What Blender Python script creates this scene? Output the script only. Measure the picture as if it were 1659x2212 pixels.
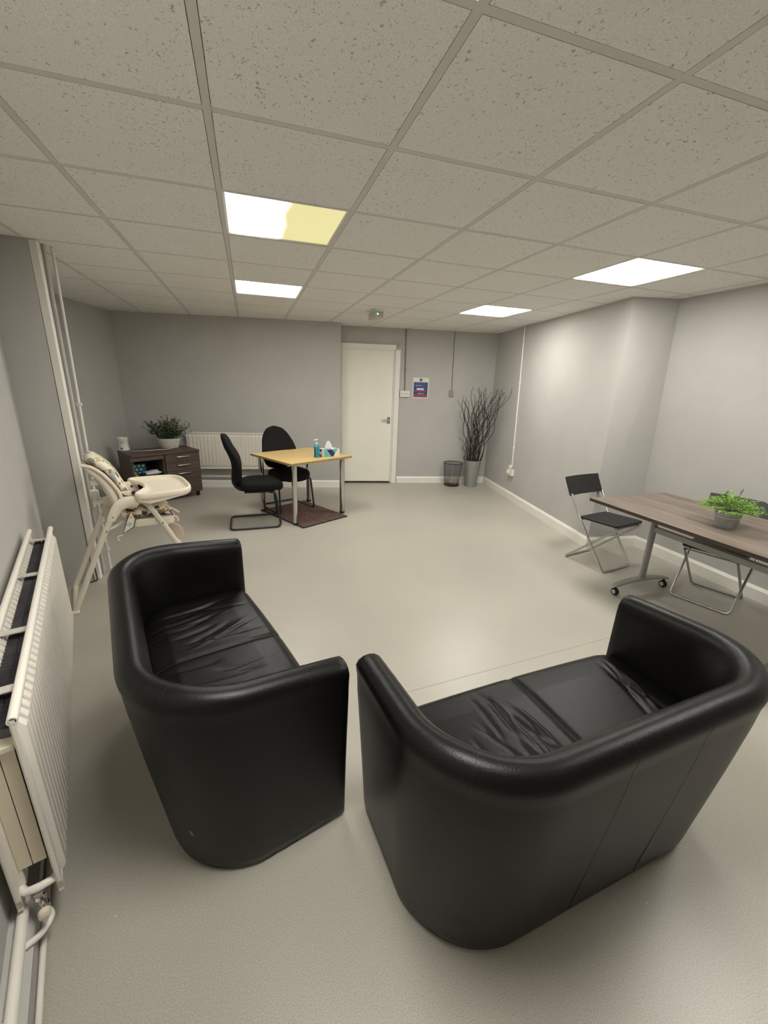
import bpy, bmesh, math, random
from mathutils import Matrix, Vector, Euler
from math import sin, cos, pi, radians, sqrt, atan2, exp

for o in list(bpy.data.objects):
    bpy.data.objects.remove(o, do_unlink=True)
scene = bpy.context.scene
COL = scene.collection

# ------------------------------------------------------------------ camera
CAM_H = 1.571
CEIL = 2.356
cam_data = bpy.data.cameras.new('camera')
cam = bpy.data.objects.new('camera', cam_data)
COL.objects.link(cam)
cam_data.sensor_fit = 'VERTICAL'
cam_data.sensor_height = 36.0
cam_data.sensor_width = 36.0 * 1659 / 2212
cam_data.lens = 885.0 / 2212 * 36.0
cam_data.clip_start = 0.02
cam.matrix_world = (Matrix.Translation((0, 0, CAM_H)) @ Matrix.Rotation(-0.3172, 4, 'Z')
                    @ Matrix.Rotation(pi / 2 - 0.3048, 4, 'X') @ Matrix.Rotation(0.0337, 4, 'Z'))
scene.camera = cam

# ------------------------------------------------------------------ light level
LAMP_STRENGTH = 25.5
LAMP_COLOR = (1.0, 0.975, 0.905)
scene.view_settings.view_transform = 'Standard'
scene.view_settings.look = 'None'
scene.view_settings.gamma = 1.0
scene.view_settings.exposure = 0.0
scene.view_settings.use_curve_mapping = False
world = bpy.data.worlds.new('world')
scene.world = world
world.use_nodes = True
world.node_tree.nodes['Background'].inputs[0].default_value = (0.02, 0.02, 0.02, 1)
world.node_tree.nodes['Background'].inputs[1].default_value = 0.3


# ------------------------------------------------------------------ materials
def srgb(r, g, b):
    f = lambda c: (c / 255) / 12.92 if c / 255 <= 0.04045 else ((c / 255 + 0.055) / 1.055) ** 2.4
    return (f(r), f(g), f(b), 1)


def mat(name, col, rough=0.5, metal=0.0, var=0.0, vscale=8.0, bump=0.0, bscale=60.0, spec=0.5, stretch=None,
        emit=0.0, trans=0.0, alpha=1.0, coat=0.0):
    m = bpy.data.materials.new(name)
    m.use_nodes = True
    nt = m.node_tree
    N, L = nt.nodes, nt.links
    b = N['Principled BSDF']
    b.inputs['Base Color'].default_value = col
    b.inputs['Roughness'].default_value = rough
    b.inputs['Metallic'].default_value = metal
    b.inputs['Specular IOR Level'].default_value = spec
    b.inputs['Transmission Weight'].default_value = trans
    b.inputs['Alpha'].default_value = alpha
    b.inputs['Coat Weight'].default_value = coat
    if emit:
        b.inputs['Emission Color'].default_value = col
        b.inputs['Emission Strength'].default_value = emit
    tc = N.new('ShaderNodeTexCoord')
    mp = N.new('ShaderNodeMapping')
    L.new(tc.outputs['Object'], mp.inputs['Vector'])
    if stretch:
        mp.inputs['Scale'].default_value = stretch
    if var:
        n = N.new('ShaderNodeTexNoise')
        n.inputs['Scale'].default_value = vscale
        n.inputs['Detail'].default_value = 5
        L.new(mp.outputs['Vector'], n.inputs['Vector'])
        r = N.new('ShaderNodeValToRGB')
        r.color_ramp.elements[0].position = 0.3
        r.color_ramp.elements[1].position = 0.7
        r.color_ramp.elements[0].color = tuple(c * (1 - var) for c in col[:3]) + (1,)
        r.color_ramp.elements[1].color = tuple(min(1, c * (1 + var)) for c in col[:3]) + (1,)
        L.new(n.outputs['Fac'], r.inputs['Fac'])
        L.new(r.outputs['Color'], b.inputs['Base Color'])
    if bump:
        n2 = N.new('ShaderNodeTexNoise')
        n2.inputs['Scale'].default_value = bscale
        n2.inputs['Detail'].default_value = 4
        L.new(mp.outputs['Vector'], n2.inputs['Vector'])
        bp = N.new('ShaderNodeBump')
        bp.inputs['Strength'].default_value = bump
        bp.inputs['Distance'].default_value = 0.01
        L.new(n2.outputs['Fac'], bp.inputs['Height'])
        L.new(bp.outputs['Normal'], b.inputs['Normal'])
    return m


WALLC = srgb(190, 188, 184)
M = {}
M['wall'] = mat('wall_paint', WALLC, 0.75, var=0.03, vscale=3, bump=0.12, bscale=140, spec=0.3)
M['white'] = mat('white_gloss_paint', srgb(240, 237, 229), 0.35, var=0.02)
M['weld'] = mat('vinyl_weld', srgb(160, 157, 148), 0.45)
M['door'] = mat('door_paint', srgb(243, 240, 228), 0.45, var=0.015, vscale=3)
M['radiator'] = mat('radiator_enamel', srgb(232, 226, 216), 0.35, var=0.02)
M['cream_panel'] = mat('cream_enamel', srgb(222, 212, 190), 0.45, var=0.03)
M['fin'] = mat('convector_steel', srgb(104, 102, 106), 0.55, metal=0.3, var=0.3, vscale=12)
M['bracket'] = mat('zinc_strap', srgb(208, 202, 194), 0.4, metal=0.2)
M['plastic_white'] = mat('white_plastic', srgb(232, 229, 220), 0.4)
M['plastic_grey'] = mat('aged_plastic', srgb(150, 147, 132), 0.5)
M['switch_rocker'] = mat('switch_rocker', srgb(200, 196, 186), 0.4)
M['wire_grey'] = mat('painted_conduit', srgb(128, 126, 120), 0.6)
M['chrome'] = mat('chrome', (0.62, 0.61, 0.6, 1), 0.16, metal=1.0)
M['steel'] = mat('brushed_steel', (0.55, 0.55, 0.54, 1), 0.33, metal=1.0, var=0.05)
M['silver'] = mat('silver_powder_coat', srgb(158, 157, 154), 0.42, metal=0.55)
M['galv'] = mat('galvanised_steel', srgb(182, 183, 180), 0.42, metal=0.4, var=0.12, vscale=25)
M['vase'] = mat('grey_metal_vase', srgb(176, 177, 176), 0.34, metal=0.55, var=0.04)
M['black_metal'] = mat('black_powder_coat', srgb(34, 32, 31), 0.4)
M['bin_wire'] = mat('dark_wire', srgb(58, 57, 56), 0.45, metal=0.4)
M['black_fabric'] = mat('black_weave', srgb(24, 23, 24), 0.9, var=0.35, vscale=220, bump=0.3, bscale=300, spec=0.2)
M['black_plastic'] = mat('black_plastic', srgb(30, 31, 32), 0.5, var=0.06, bump=0.08, bscale=200)
M['rubber'] = mat('black_rubber', srgb(22, 22, 22), 0.7)
M['leather'] = mat('black_leather', srgb(12, 11, 11), 0.36, var=0.12, vscale=20, bump=0.10, bscale=260, spec=0.27)
M['seam'] = mat('leather_seam', srgb(14, 13, 13), 0.6)
M['mat'] = mat('brown_doormat', srgb(112, 90, 82), 0.95, var=0.35, vscale=45, bump=0.6, bscale=200, spec=0.1)
M['hc_plastic'] = mat('cream_plastic', srgb(236, 225, 206), 0.42, var=0.015)
M['hc_tube'] = mat('cream_tube', srgb(222, 213, 196), 0.38)
M['beige_pad'] = mat('beige_plastic', srgb(206, 184, 164), 0.5)
M['hc_piping'] = mat('brown_piping', srgb(74, 56, 54), 0.7)
M['twig'] = mat('dark_twig', srgb(58, 50, 46), 0.75, var=0.3, vscale=40)
M['leaf'] = mat('dark_leaf', srgb(66, 86, 54), 0.55, var=0.4, vscale=20)
M['leaf_grey'] = mat('grey_leaf', srgb(104, 116, 104), 0.6, var=0.2, vscale=20)
M['flower_red'] = mat('red_petal', srgb(158, 58, 64), 0.7, var=0.2, vscale=40)
M['flower_white'] = mat('pale_petal', srgb(214, 208, 194), 0.7, var=0.1)
M['grass'] = mat('bright_leaf', srgb(128, 164, 66), 0.5, var=0.35, vscale=25)
M['soil'] = mat('dark_soil', srgb(30, 28, 24), 0.95, var=0.3, vscale=60)
M['pot_white'] = mat('white_ceramic', srgb(226, 220, 208), 0.4, var=0.03)
M['teal'] = mat('teal_card', srgb(40, 120, 126), 0.6)
M['teal_light'] = mat('turquoise_card', srgb(96, 196, 176), 0.55)
M['navy'] = mat('navy_card', srgb(42, 46, 128), 0.55)
M['navy_dark'] = mat('navy_film', srgb(34, 40, 86), 0.35)
M['card_white'] = mat('white_card', srgb(236, 230, 220), 0.6)
M['tissue'] = mat('tissue_paper', srgb(240, 238, 232), 0.9, bump=0.2, bscale=40)
M['gel'] = mat('blue_gel', srgb(60, 160, 186), 0.12, var=0.02, trans=0.35)
M['clear_cap'] = mat('pale_blue_cap', srgb(206, 232, 232), 0.3)
M['label_dark'] = mat('dark_label', srgb(30, 44, 76), 0.45)
M['yellow'] = mat('yellow_plastic', srgb(216, 196, 70), 0.5)
M['film_white'] = mat('white_film', srgb(216, 220, 226), 0.25, bump=0.3, bscale=30)
M['sign_blue'] = mat('sign_blue', srgb(36, 66, 124), 0.45)
M['sign_red'] = mat('sign_red', srgb(176, 62, 72), 0.45)
M['sign_pale'] = mat('sign_pale_blue', srgb(120, 140, 178), 0.45)
M['clear'] = mat('frosted_polycarbonate', srgb(196, 194, 184), 0.3, trans=0.25)
M['led'] = mat('green_led', srgb(120, 255, 214), 0.3, emit=3.0)
M['beech_edge'] = mat('beech_edge', srgb(168, 140, 84), 0.5, var=0.1, vscale=20)
M['dark_gap'] = mat('painted_gap_shade', srgb(26, 22, 20), 0.9)  # near-black colour standing in for the shade under the door
M['bag'] = mat('bin_liner', srgb(188, 182, 166), 0.5, bump=0.4, bscale=30)
M['wood_dial'] = mat('grey_dial', srgb(110, 104, 98), 0.5)


def wood(name, c1, c2, rough, axis='X', scale=3.0):
    m = bpy.data.materials.new(name)
    m.use_nodes = True
    nt = m.node_tree
    N, L = nt.nodes, nt.links
    b = N['Principled BSDF']
    b.inputs['Roughness'].default_value = rough
    tc = N.new('ShaderNodeTexCoord')
    mp = N.new('ShaderNodeMapping')
    s = {'X': (0.5, 9, 9), 'Y': (9, 0.5, 9), 'Z': (9, 9, 0.5)}[axis]
    mp.inputs['Scale'].default_value = s
    L.new(tc.outputs['Object'], mp.inputs['Vector'])
    n = N.new('ShaderNodeTexNoise')
    n.inputs['Scale'].default_value = scale
    n.inputs['Detail'].default_value = 8
    n.inputs['Roughness'].default_value = 0.65
    n.inputs['Distortion'].default_value = 0.35
    L.new(mp.outputs['Vector'], n.inputs['Vector'])
    r = N.new('ShaderNodeValToRGB')
    r.color_ramp.elements[0].position = 0.32
    r.color_ramp.elements[1].position = 0.68
    r.color_ramp.elements[0].color = c1
    r.color_ramp.elements[1].color = c2
    L.new(n.outputs['Fac'], r.inputs['Fac'])
    L.new(r.outputs['Color'], b.inputs['Base Color'])
    return m


M['beech'] = wood('beech_veneer', srgb(204, 172, 112), srgb(220, 190, 132), 0.38, 'X', 5)
M['walnut'] = wood('dark_walnut_laminate', srgb(64, 52, 46), srgb(98, 82, 73), 0.5, 'X', 4)
M['table_wood'] = wood('grey_brown_oak_laminate', srgb(92, 82, 74), srgb(140, 126, 114), 0.42, 'Y', 3)
M['table_edge'] = wood('dark_oak_edge', srgb(58, 44, 40), srgb(82, 66, 60), 0.5, 'Y', 3)


def floor_material():
    m = bpy.data.materials.new('grey_sheet_vinyl')
    m.use_nodes = True
    nt = m.node_tree
    N, L = nt.nodes, nt.links
    b = N['Principled BSDF']
    tc = N.new('ShaderNodeTexCoord')
    n1 = N.new('ShaderNodeTexNoise'); n1.inputs['Scale'].default_value = 300; n1.inputs['Detail'].default_value = 3
    n2 = N.new('ShaderNodeTexNoise'); n2.inputs['Scale'].default_value = 1.2; n2.inputs['Detail'].default_value = 4
    n3 = N.new('ShaderNodeTexNoise'); n3.inputs['Scale'].default_value = 420; n3.inputs['Detail'].default_value = 3
    for n in (n1, n2, n3):
        L.new(tc.outputs['Object'], n.inputs['Vector'])
    r = N.new('ShaderNodeValToRGB')
    r.color_ramp.elements[0].position = 0.35
    r.color_ramp.elements[1].position = 0.65
    r.color_ramp.elements[0].color = srgb(166, 162, 152)
    r.color_ramp.elements[1].color = srgb(194, 189, 178)
    L.new(n1.outputs['Fac'], r.inputs['Fac'])
    r2 = N.new('ShaderNodeValToRGB')
    r2.color_ramp.elements[0].position = 0.3
    r2.color_ramp.elements[1].position = 0.75
    r2.color_ramp.elements[0].color = (0.9, 0.9, 0.9, 1)
    r2.color_ramp.elements[1].color = (1.04, 1.03, 1.0, 1)
    L.new(n2.outputs['Fac'], r2.inputs['Fac'])
    mx = N.new('ShaderNodeMix'); mx.data_type = 'RGBA'; mx.blend_type = 'MULTIPLY'
    mx.inputs['Factor'].default_value = 1.0
    L.new(r.outputs['Color'], mx.inputs['A'])
    L.new(r2.outputs['Color'], mx.inputs['B'])
    L.new(mx.outputs['Result'], b.inputs['Base Color'])
    rr = N.new('ShaderNodeMapRange')
    rr.inputs['To Min'].default_value = 0.24
    rr.inputs['To Max'].default_value = 0.40
    L.new(n2.outputs['Fac'], rr.inputs['Value'])
    L.new(rr.outputs['Result'], b.inputs['Roughness'])
    bp = N.new('ShaderNodeBump')
    bp.inputs['Strength'].default_value = 0.12
    bp.inputs['Distance'].default_value = 0.0015
    L.new(n3.outputs['Fac'], bp.inputs['Height'])
    L.new(bp.outputs['Normal'], b.inputs['Normal'])
    return m


def ceiling_material():
    m = bpy.data.materials.new('mineral_fibre_tile')
    m.use_nodes = True
    nt = m.node_tree
    N, L = nt.nodes, nt.links
    b = N['Principled BSDF']
    b.inputs['Roughness'].default_value = 0.9
    b.inputs['Specular IOR Level'].default_value = 0.15
    tc = N.new('ShaderNodeTexCoord')
    mp = N.new('ShaderNodeMapping'); mp.inputs['Scale'].default_value = (1, 0.75, 1)
    L.new(tc.outputs['Object'], mp.inputs['Vector'])
    n1 = N.new('ShaderNodeTexNoise'); n1.inputs['Scale'].default_value = 105; n1.inputs['Detail'].default_value = 2
    n1.inputs['Roughness'].default_value = 0.6; n1.inputs['Distortion'].default_value = 0.6
    n2 = N.new('ShaderNodeTexNoise'); n2.inputs['Scale'].default_value = 230; n2.inputs['Detail'].default_value = 2
    n3 = N.new('ShaderNodeTexNoise'); n3.inputs['Scale'].default_value = 4; n3.inputs['Detail'].default_value = 2
    for n in (n1, n2, n3):
        L.new(mp.outputs['Vector'], n.inputs['Vector'])
    # pits: sharp dark holes, fewer where n3 is high
    add = N.new('ShaderNodeMath'); add.operation = 'MULTIPLY_ADD'
    add.inputs[1].default_value = 0.10
    L.new(n3.outputs['Fac'], add.inputs[0])
    L.new(n1.outputs['Fac'], add.inputs[2])
    r = N.new('ShaderNodeValToRGB')
    r.color_ramp.elements[0].position = 0.36
    r.color_ramp.elements[1].position = 0.415
    r.color_ramp.elements[0].color = (0.55, 0.54, 0.53, 1)
    r.color_ramp.elements[1].color = (1, 1, 1, 1)
    L.new(add.outputs[0], r.inputs['Fac'])
    r2 = N.new('ShaderNodeValToRGB')
    r2.color_ramp.elements[0].position = 0.3
    r2.color_ramp.elements[1].position = 0.7
    r2.color_ramp.elements[0].color = srgb(232, 230, 226)
    r2.color_ramp.elements[1].color = srgb(248, 246, 242)
    L.new(n2.outputs['Fac'], r2.inputs['Fac'])
    mx = N.new('ShaderNodeMix'); mx.data_type = 'RGBA'; mx.blend_type = 'MULTIPLY'
    mx.inputs['Factor'].default_value = 1.0
    L.new(r2.outputs['Color'], mx.inputs['A'])
    L.new(r.outputs['Color'], mx.inputs['B'])
    L.new(mx.outputs['Result'], b.inputs['Base Color'])
    bp = N.new('ShaderNodeBump'); bp.inputs['Strength'].default_value = 0.25; bp.inputs['Distance'].default_value = 0.004
    L.new(n2.outputs['Fac'], bp.inputs['Height'])
    L.new(bp.outputs['Normal'], b.inputs['Normal'])
    return m


def diffuser_material(name, half=False, gain=1.0):
    m = bpy.data.materials.new(name)
    m.use_nodes = True
    nt = m.node_tree
    N, L = nt.nodes, nt.links
    b = N['Principled BSDF']
    b.inputs['Base Color'].default_value = srgb(235, 230, 205)
    b.inputs['Roughness'].default_value = 0.5
    b.inputs['Emission Color'].default_value = LAMP_COLOR + (1,)
    b.inputs['Emission Strength'].default_value = LAMP_STRENGTH * gain
    if half:      # only the tubes on one side of this fitting still burn
        tc = N.new('ShaderNodeTexCoord')
        sx = N.new('ShaderNodeSeparateXYZ')
        L.new(tc.outputs['Object'], sx.inputs[0])
        n = N.new('ShaderNodeTexNoise'); n.inputs['Scale'].default_value = 5; n.inputs['Detail'].default_value = 0
        L.new(tc.outputs['Object'], n.inputs['Vector'])
        ma = N.new('ShaderNodeMath'); ma.operation = 'MULTIPLY_ADD'; ma.inputs[1].default_value = 0.05
        L.new(n.outputs['Fac'], ma.inputs[0]); L.new(sx.outputs['X'], ma.inputs[2])
        r = N.new('ShaderNodeValToRGB')
        r.color_ramp.interpolation = 'EASE'
        r.color_ramp.elements[0].position = 0.38
        r.color_ramp.elements[1].position = 0.55
        r.color_ramp.elements[0].color = LAMP_COLOR + (1,)
        r.color_ramp.elements[1].color = (0.022, 0.0205, 0.0085, 1)
        mr = N.new('ShaderNodeMath'); mr.operation = 'ADD'; mr.inputs[1].default_value = 0.5
        L.new(ma.outputs[0], mr.inputs[0])
        L.new(mr.outputs[0], r.inputs['Fac'])
        L.new(r.outputs['Color'], b.inputs['Emission Color'])
    return m


def print_material():
    """cream cloth printed with small coloured animals and leaves"""
    m = bpy.data.materials.new('printed_wipe_clean_cloth')
    m.use_nodes = True
    nt = m.node_tree
    N, L = nt.nodes, nt.links
    b = N['Principled BSDF']
    b.inputs['Roughness'].default_value = 0.5
    tc = N.new('ShaderNodeTexCoord')
    v = N.new('ShaderNodeTexVoronoi'); v.inputs['Scale'].default_value = 24; v.inputs['Randomness'].default_value = 1
    n = N.new('ShaderNodeTexNoise'); n.inputs['Scale'].default_value = 30; n.inputs['Detail'].default_value = 2
    vm = N.new('ShaderNodeVectorMath'); vm.operation = 'MULTIPLY_ADD'
    vm.inputs[1].default_value = (0.05, 0.05, 0.05)
    L.new(n.outputs['Color'], vm.inputs[0]); L.new(tc.outputs['Object'], vm.inputs[2])
    L.new(tc.outputs['Object'], n.inputs['Vector'])
    L.new(vm.outputs[0], v.inputs['Vector'])
    r = N.new('ShaderNodeValToRGB')
    r.color_ramp.interpolation = 'CONSTANT'
    r.color_ramp.elements[0].color = (1, 1, 1, 1)
    r.color_ramp.elements[1].color = (0, 0, 0, 1)
    r.color_ramp.elements[1].position = 0.50
    L.new(v.outputs['Distance'], r.inputs['Fac'])
    sep = N.new('ShaderNodeSeparateColor')
    L.new(v.outputs['Color'], sep.inputs[0])
    c = N.new('ShaderNodeValToRGB')
    c.color_ramp.interpolation = 'CONSTANT'
    cols = [srgb(128, 108, 92), srgb(196, 176, 120), srgb(150, 150, 128), srgb(236, 226, 206), srgb(166, 120, 74), srgb(70, 60, 58), srgb(176, 190, 196)]
    e = c.color_ramp.elements
    e[0].color = cols[0]; e[0].position = 0
    e[1].color = cols[1]; e[1].position = 1 / 7
    for k in range(2, 7):
        x = e.new(k / 7); x.color = cols[k]
    L.new(sep.outputs[0], c.inputs['Fac'])
    mx = N.new('ShaderNodeMix'); mx.data_type = 'RGBA'
    L.new(r.outputs['Color'], mx.inputs['Factor'])
    mx.inputs['A'].default_value = srgb(238, 230, 210)
    L.new(c.outputs['Color'], mx.inputs['B'])
    L.new(mx.outputs['Result'], b.inputs['Base Color'])
    return m


M['floor'] = floor_material()
M['tile'] = ceiling_material()
M['tbar'] = mat('grid_bar_paint', srgb(214, 212, 206), 0.6, var=0.02)
M['lamp_on'] = diffuser_material('lit_diffuser')
M['lamp_fresh'] = diffuser_material('bright_lit_diffuser', False, 1.3)
M['lamp_half'] = diffuser_material('half_lit_diffuser', True)
M['print'] = print_material()


# ------------------------------------------------------------------ mesh helpers
class MB:
    def __init__(s):
        s.v = []; s.f = []; s.mi = []; s.cur = 0

    def add(s, vs, fs, T=None):
        o = len(s.v)
        for p in vs:
            p = Vector(p)
            s.v.append(T @ p if T else p)
        for f in fs:
            s.f.append([i + o for i in f]); s.mi.append(s.cur)

    def box(s, c, d, T=None):
        x, y, z = d[0] / 2, d[1] / 2, d[2] / 2
        vs = [(c[0] + i * x, c[1] + j * y, c[2] + k * z) for k in (-1, 1) for j in (-1, 1) for i in (-1, 1)]
        s.add(vs, [(0, 2, 3, 1), (4, 5, 7, 6), (0, 1, 5, 4), (2, 6, 7, 3), (0, 4, 6, 2), (1, 3, 7, 5)], T)

    def quad(s, a, b, c, d):
        s.add([a, b, c, d], [(0, 1, 2, 3)])

    def prism(s, poly, z0, z1, T=None):
        n = len(poly)
        vs = [(p[0], p[1], z0) for p in poly] + [(p[0], p[1], z1) for p in poly]
        fs = [tuple(range(n))[::-1], tuple(range(n, 2 * n))] + [(i, (i + 1) % n, n + (i + 1) % n, n + i) for i in range(n)]
        s.add(vs, fs, T)

    def loft(s, rings, cap=True, closed_path=False, T=None):
        n = len(rings[0])
        vs = [p for r in rings for p in r]
        fs = []
        R = len(rings)
        for k in range(R if closed_path else R - 1):
            a, b = k * n, ((k + 1) % R) * n
            for i in range(n):
                j = (i + 1) % n
                fs.append((a + i, a + j, b + j, b + i))
        if cap and not closed_path:
            fs.append(tuple(range(n))[::-1]); fs.append(tuple(range((R - 1) * n, R * n)))
        s.add(vs, fs, T)

    def tube(s, path, r, seg=10, closed=False, T=None, flat=None):
        """round (or flattened) tube along a list of points; r number or list"""
        P = [Vector(p) for p in path]
        n = len(P)
        rs = r if isinstance(r, (list, tuple)) else [r] * n
        rings = []
        up = None
        for i in range(n):
            if closed:
                t = (P[(i + 1) % n] - P[i - 1])
            else:
                t = P[min(i + 1, n - 1)] - P[max(i - 1, 0)]
            t.normalize()
            if up is None:
                up = Vector((0, 0, 1)) if abs(t.z) < 0.9 else Vector((1, 0, 0))
                if flat and len(flat) > 1:
                    up = Vector(flat[1])
            side = t.cross(up)
            if side.length < 1e-6:
                side = t.orthogonal()
            side.normalize()
            up2 = side.cross(t).normalized()
            up = up2
            k = flat[0] if flat else 1.0
            rings.append([P[i] + side * (cos(2 * pi * j / seg) * rs[i] * k) + up2 * (sin(2 * pi * j / seg) * rs[i]) for j in range(seg)])
        s.loft(rings, True, closed, T)

    def lathe(s, prof, seg=32, c=(0, 0, 0), T=None, cap=True, sx=1.0):
        rings = [[(c[0] + r * sx * cos(2 * pi * j / seg), c[1] + r * sin(2 * pi * j / seg), c[2] + z) for j in range(seg)] for r, z in prof]
        s.loft(rings, cap, False, T)

    def build(s, name, m, parent=None, smooth=False, bevel=0, seg=2, subsurf=0, angle=40):
        me = bpy.data.meshes.new(name)
        me.from_pydata([tuple(v) for v in s.v], [], s.f)
        ms = m if isinstance(m, (list, tuple)) else [m]
        for x in ms:
            me.materials.append(M[x])
        for p, i in zip(me.polygons, s.mi):
            p.material_index = i
        bm = bmesh.new(); bm.from_mesh(me)
        bmesh.ops.recalc_face_normals(bm, faces=bm.faces)
        bm.to_mesh(me); bm.free()
        o = bpy.data.objects.new(name, me)
        COL.objects.link(o)
        if parent:
            o.parent = parent
        if smooth:
            for p in me.polygons:
                p.use_smooth = True
        if bevel:
            b = o.modifiers.new('bevel', 'BEVEL'); b.width = bevel; b.segments = seg; b.limit_method = 'ANGLE'
            b.angle_limit = radians(35)
            if not smooth:
                for p in me.polygons:
                    p.use_smooth = True
                w = o.modifiers.new('wn', 'WEIGHTED_NORMAL'); w.keep_sharp = True
        if subsurf:
            d = o.modifiers.new('sub', 'SUBSURF'); d.levels = subsurf; d.render_levels = subsurf
        if smooth and not subsurf and angle:
            me.set_sharp_from_angle(angle=radians(angle))
        return o


def tag(o, label, cat, group=None, kind=None):
    o['label'] = label
    o['category'] = cat
    if group: o['group'] = group
    if kind: o['kind'] = kind
    return o


def thing(name, label, cat, loc=(0, 0, 0), rz=0.0, group=None):
    o = bpy.data.objects.new(name, None)
    o.empty_display_size = 0.05
    COL.objects.link(o)
    o.location = loc
    o.rotation_euler = (0, 0, rz)
    return tag(o, label, cat, group)


def struct(o):
    o['kind'] = 'structure'
    return o


def copy_tree(o, parent=None):
    c = o.copy()
    COL.objects.link(c)
    if parent:
        c.parent = parent
    for ch in list(o.children):
        copy_tree(ch, c)
    return c


def bez(pts, n=8):
    """Catmull-Rom through points"""
    P = [Vector(p) for p in pts]
    out = []
    for i in range(len(P) - 1):
        p0, p1, p2, p3 = P[max(i - 1, 0)], P[i], P[i + 1], P[min(i + 2, len(P) - 1)]
        for k in range(n):
            t = k / n
            out.append(0.5 * ((2 * p1) + (-p0 + p2) * t + (2 * p0 - 5 * p1 + 4 * p2 - p3) * t * t + (-p0 + 3 * p1 - 3 * p2 + p3) * t ** 3))
    out.append(P[-1])
    return out


def fillet(pts, r, n=6, closed=False):
    """polyline with rounded corners"""
    P = [Vector(p) for p in pts]
    out = []
    N = len(P)
    for i in range(N):
        if not closed and i in (0, N - 1):
            out.append(P[i]); continue
        a, b, c = P[i - 1], P[i], P[(i + 1) % N]
        u, w = (a - b), (c - b)
        rr = min(r, u.length * 0.48, w.length * 0.48)
        p, q = b + u.normalized() * rr, b + w.normalized() * rr
        for k in range(n + 1):
            t = k / n
            out.append(p * (1 - t) ** 2 + b * 2 * t * (1 - t) + q * t * t)
    return out


def rrect(w, d, r, n=5):
    out = []
    for cx, cy, a0 in ((w / 2 - r, d / 2 - r, 0), (-w / 2 + r, d / 2 - r, pi / 2), (-w / 2 + r, -d / 2 + r, pi), (w / 2 - r, -d / 2 + r, 3 * pi / 2)):
        for k in range(n + 1):
            a = a0 + pi / 2 * k / n
            out.append((cx + r * cos(a), cy + r * sin(a)))
    return out


# ------------------------------------------------------------------ the room
LN = Vector((0.954, 0.299)); LD = Vector((-0.299, 0.954))      # left wall: normal into the room, direction
def LW(off, s): return LN * off + LD * s
P_l0 = LW(-0.392, -0.95); P_l1 = LW(-0.392, 3.745)
wall_pts = [  # name, bottom a, bottom b, top a, top b   (room to the right hand when walking a -> b)
    ('wall_left', P_l0, P_l1, P_l0, P_l1),
    ('wall_left_column_front', P_l1, (-1.268, 3.49), P_l1, (-1.25, 3.47)),
    ('wall_left_column_side', (-1.268, 3.49), (-1.72, 4.75), (-1.25, 3.47), (-1.72, 4.75)),
    ('wall_left_recess_near', (-1.72, 4.75), (-2.14, 4.75), (-1.72, 4.75), (-2.14, 4.75)),
    ('wall_left_recess', (-2.14, 4.75), (-1.66, 6.67), (-2.14, 4.75), (-1.66, 6.67)),
    ('wall_back_left', (-1.66, 6.67), (1.285, 6.12), (-1.66, 6.67), (1.285, 6.12)),
    ('wall_back_return', (1.285, 6.12), (1.355, 6.43), (1.285, 6.12), (1.355, 6.43)),
    ('wall_back', (1.355, 6.43), (3.73, 5.99), (1.355, 6.43), (3.73, 5.99)),
    ('wall_right', (3.73, 5.99), (3.262, 3.135), (3.73, 5.99), (3.24, 3.12)),
    ('wall_right_pier', (3.262, 3.135), (3.83, 3.06), (3.24, 3.12), (3.66, 3.02)),
    ('wall_right_near', (3.83, 3.06), (3.66, -2.30), (3.66, 3.02), (3.60, -2.30)),
    ('wall_rear', (3.66, -2.30), (P_l0.x, -2.30), (3.60, -2.30), (P_l0.x, -2.30)),
    ('wall_left_rear', (P_l0.x, -2.30), P_l0, (P_l0.x, -2.30), P_l0),
]
for name, a, b, ta, tb in wall_pts:
    a, b, ta, tb = [Vector((p[0], p[1])) for p in (a, b, ta, tb)]
    d = (b - a).normalized()
    n = Vector((-d.y, d.x)) * (0.004 if 'column_side' in name else 0.06)          # outward (left of travel)
    mb = MB()
    q = [(a.x, a.y, 0), (b.x, b.y, 0), (b.x + n.x, b.y + n.y, 0), (a.x + n.x, a.y + n.y, 0),
         (ta.x, ta.y, CEIL), (tb.x, tb.y, CEIL), (tb.x + n.x, tb.y + n.y, CEIL), (ta.x + n.x, ta.y + n.y, CEIL)]
    mb.add(q, [(0, 1, 2, 3), (4, 5, 6, 7), (0, 1, 5, 4), (1, 2, 6, 5), (2, 3, 7, 6), (3, 0, 4, 7)])
    struct(mb.build(name, 'wall'))

mb = MB(); mb.box((0.95, 2.2, -0.05), (6.6, 9.3, 0.1)); floor = struct(mb.build('floor', 'floor'))
mb = MB(); mb.loft([[(x + i * 0.0012, y + i * 0.003, z) for i, z in ((-1, 0.0), (1, 0.0), (1, 0.0004), (-1, 0.0004))] for x, y in ((0.520, 1.649), (2.367, 1.788))])
mb.build('vinyl_seam', 'weld', floor)

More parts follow.
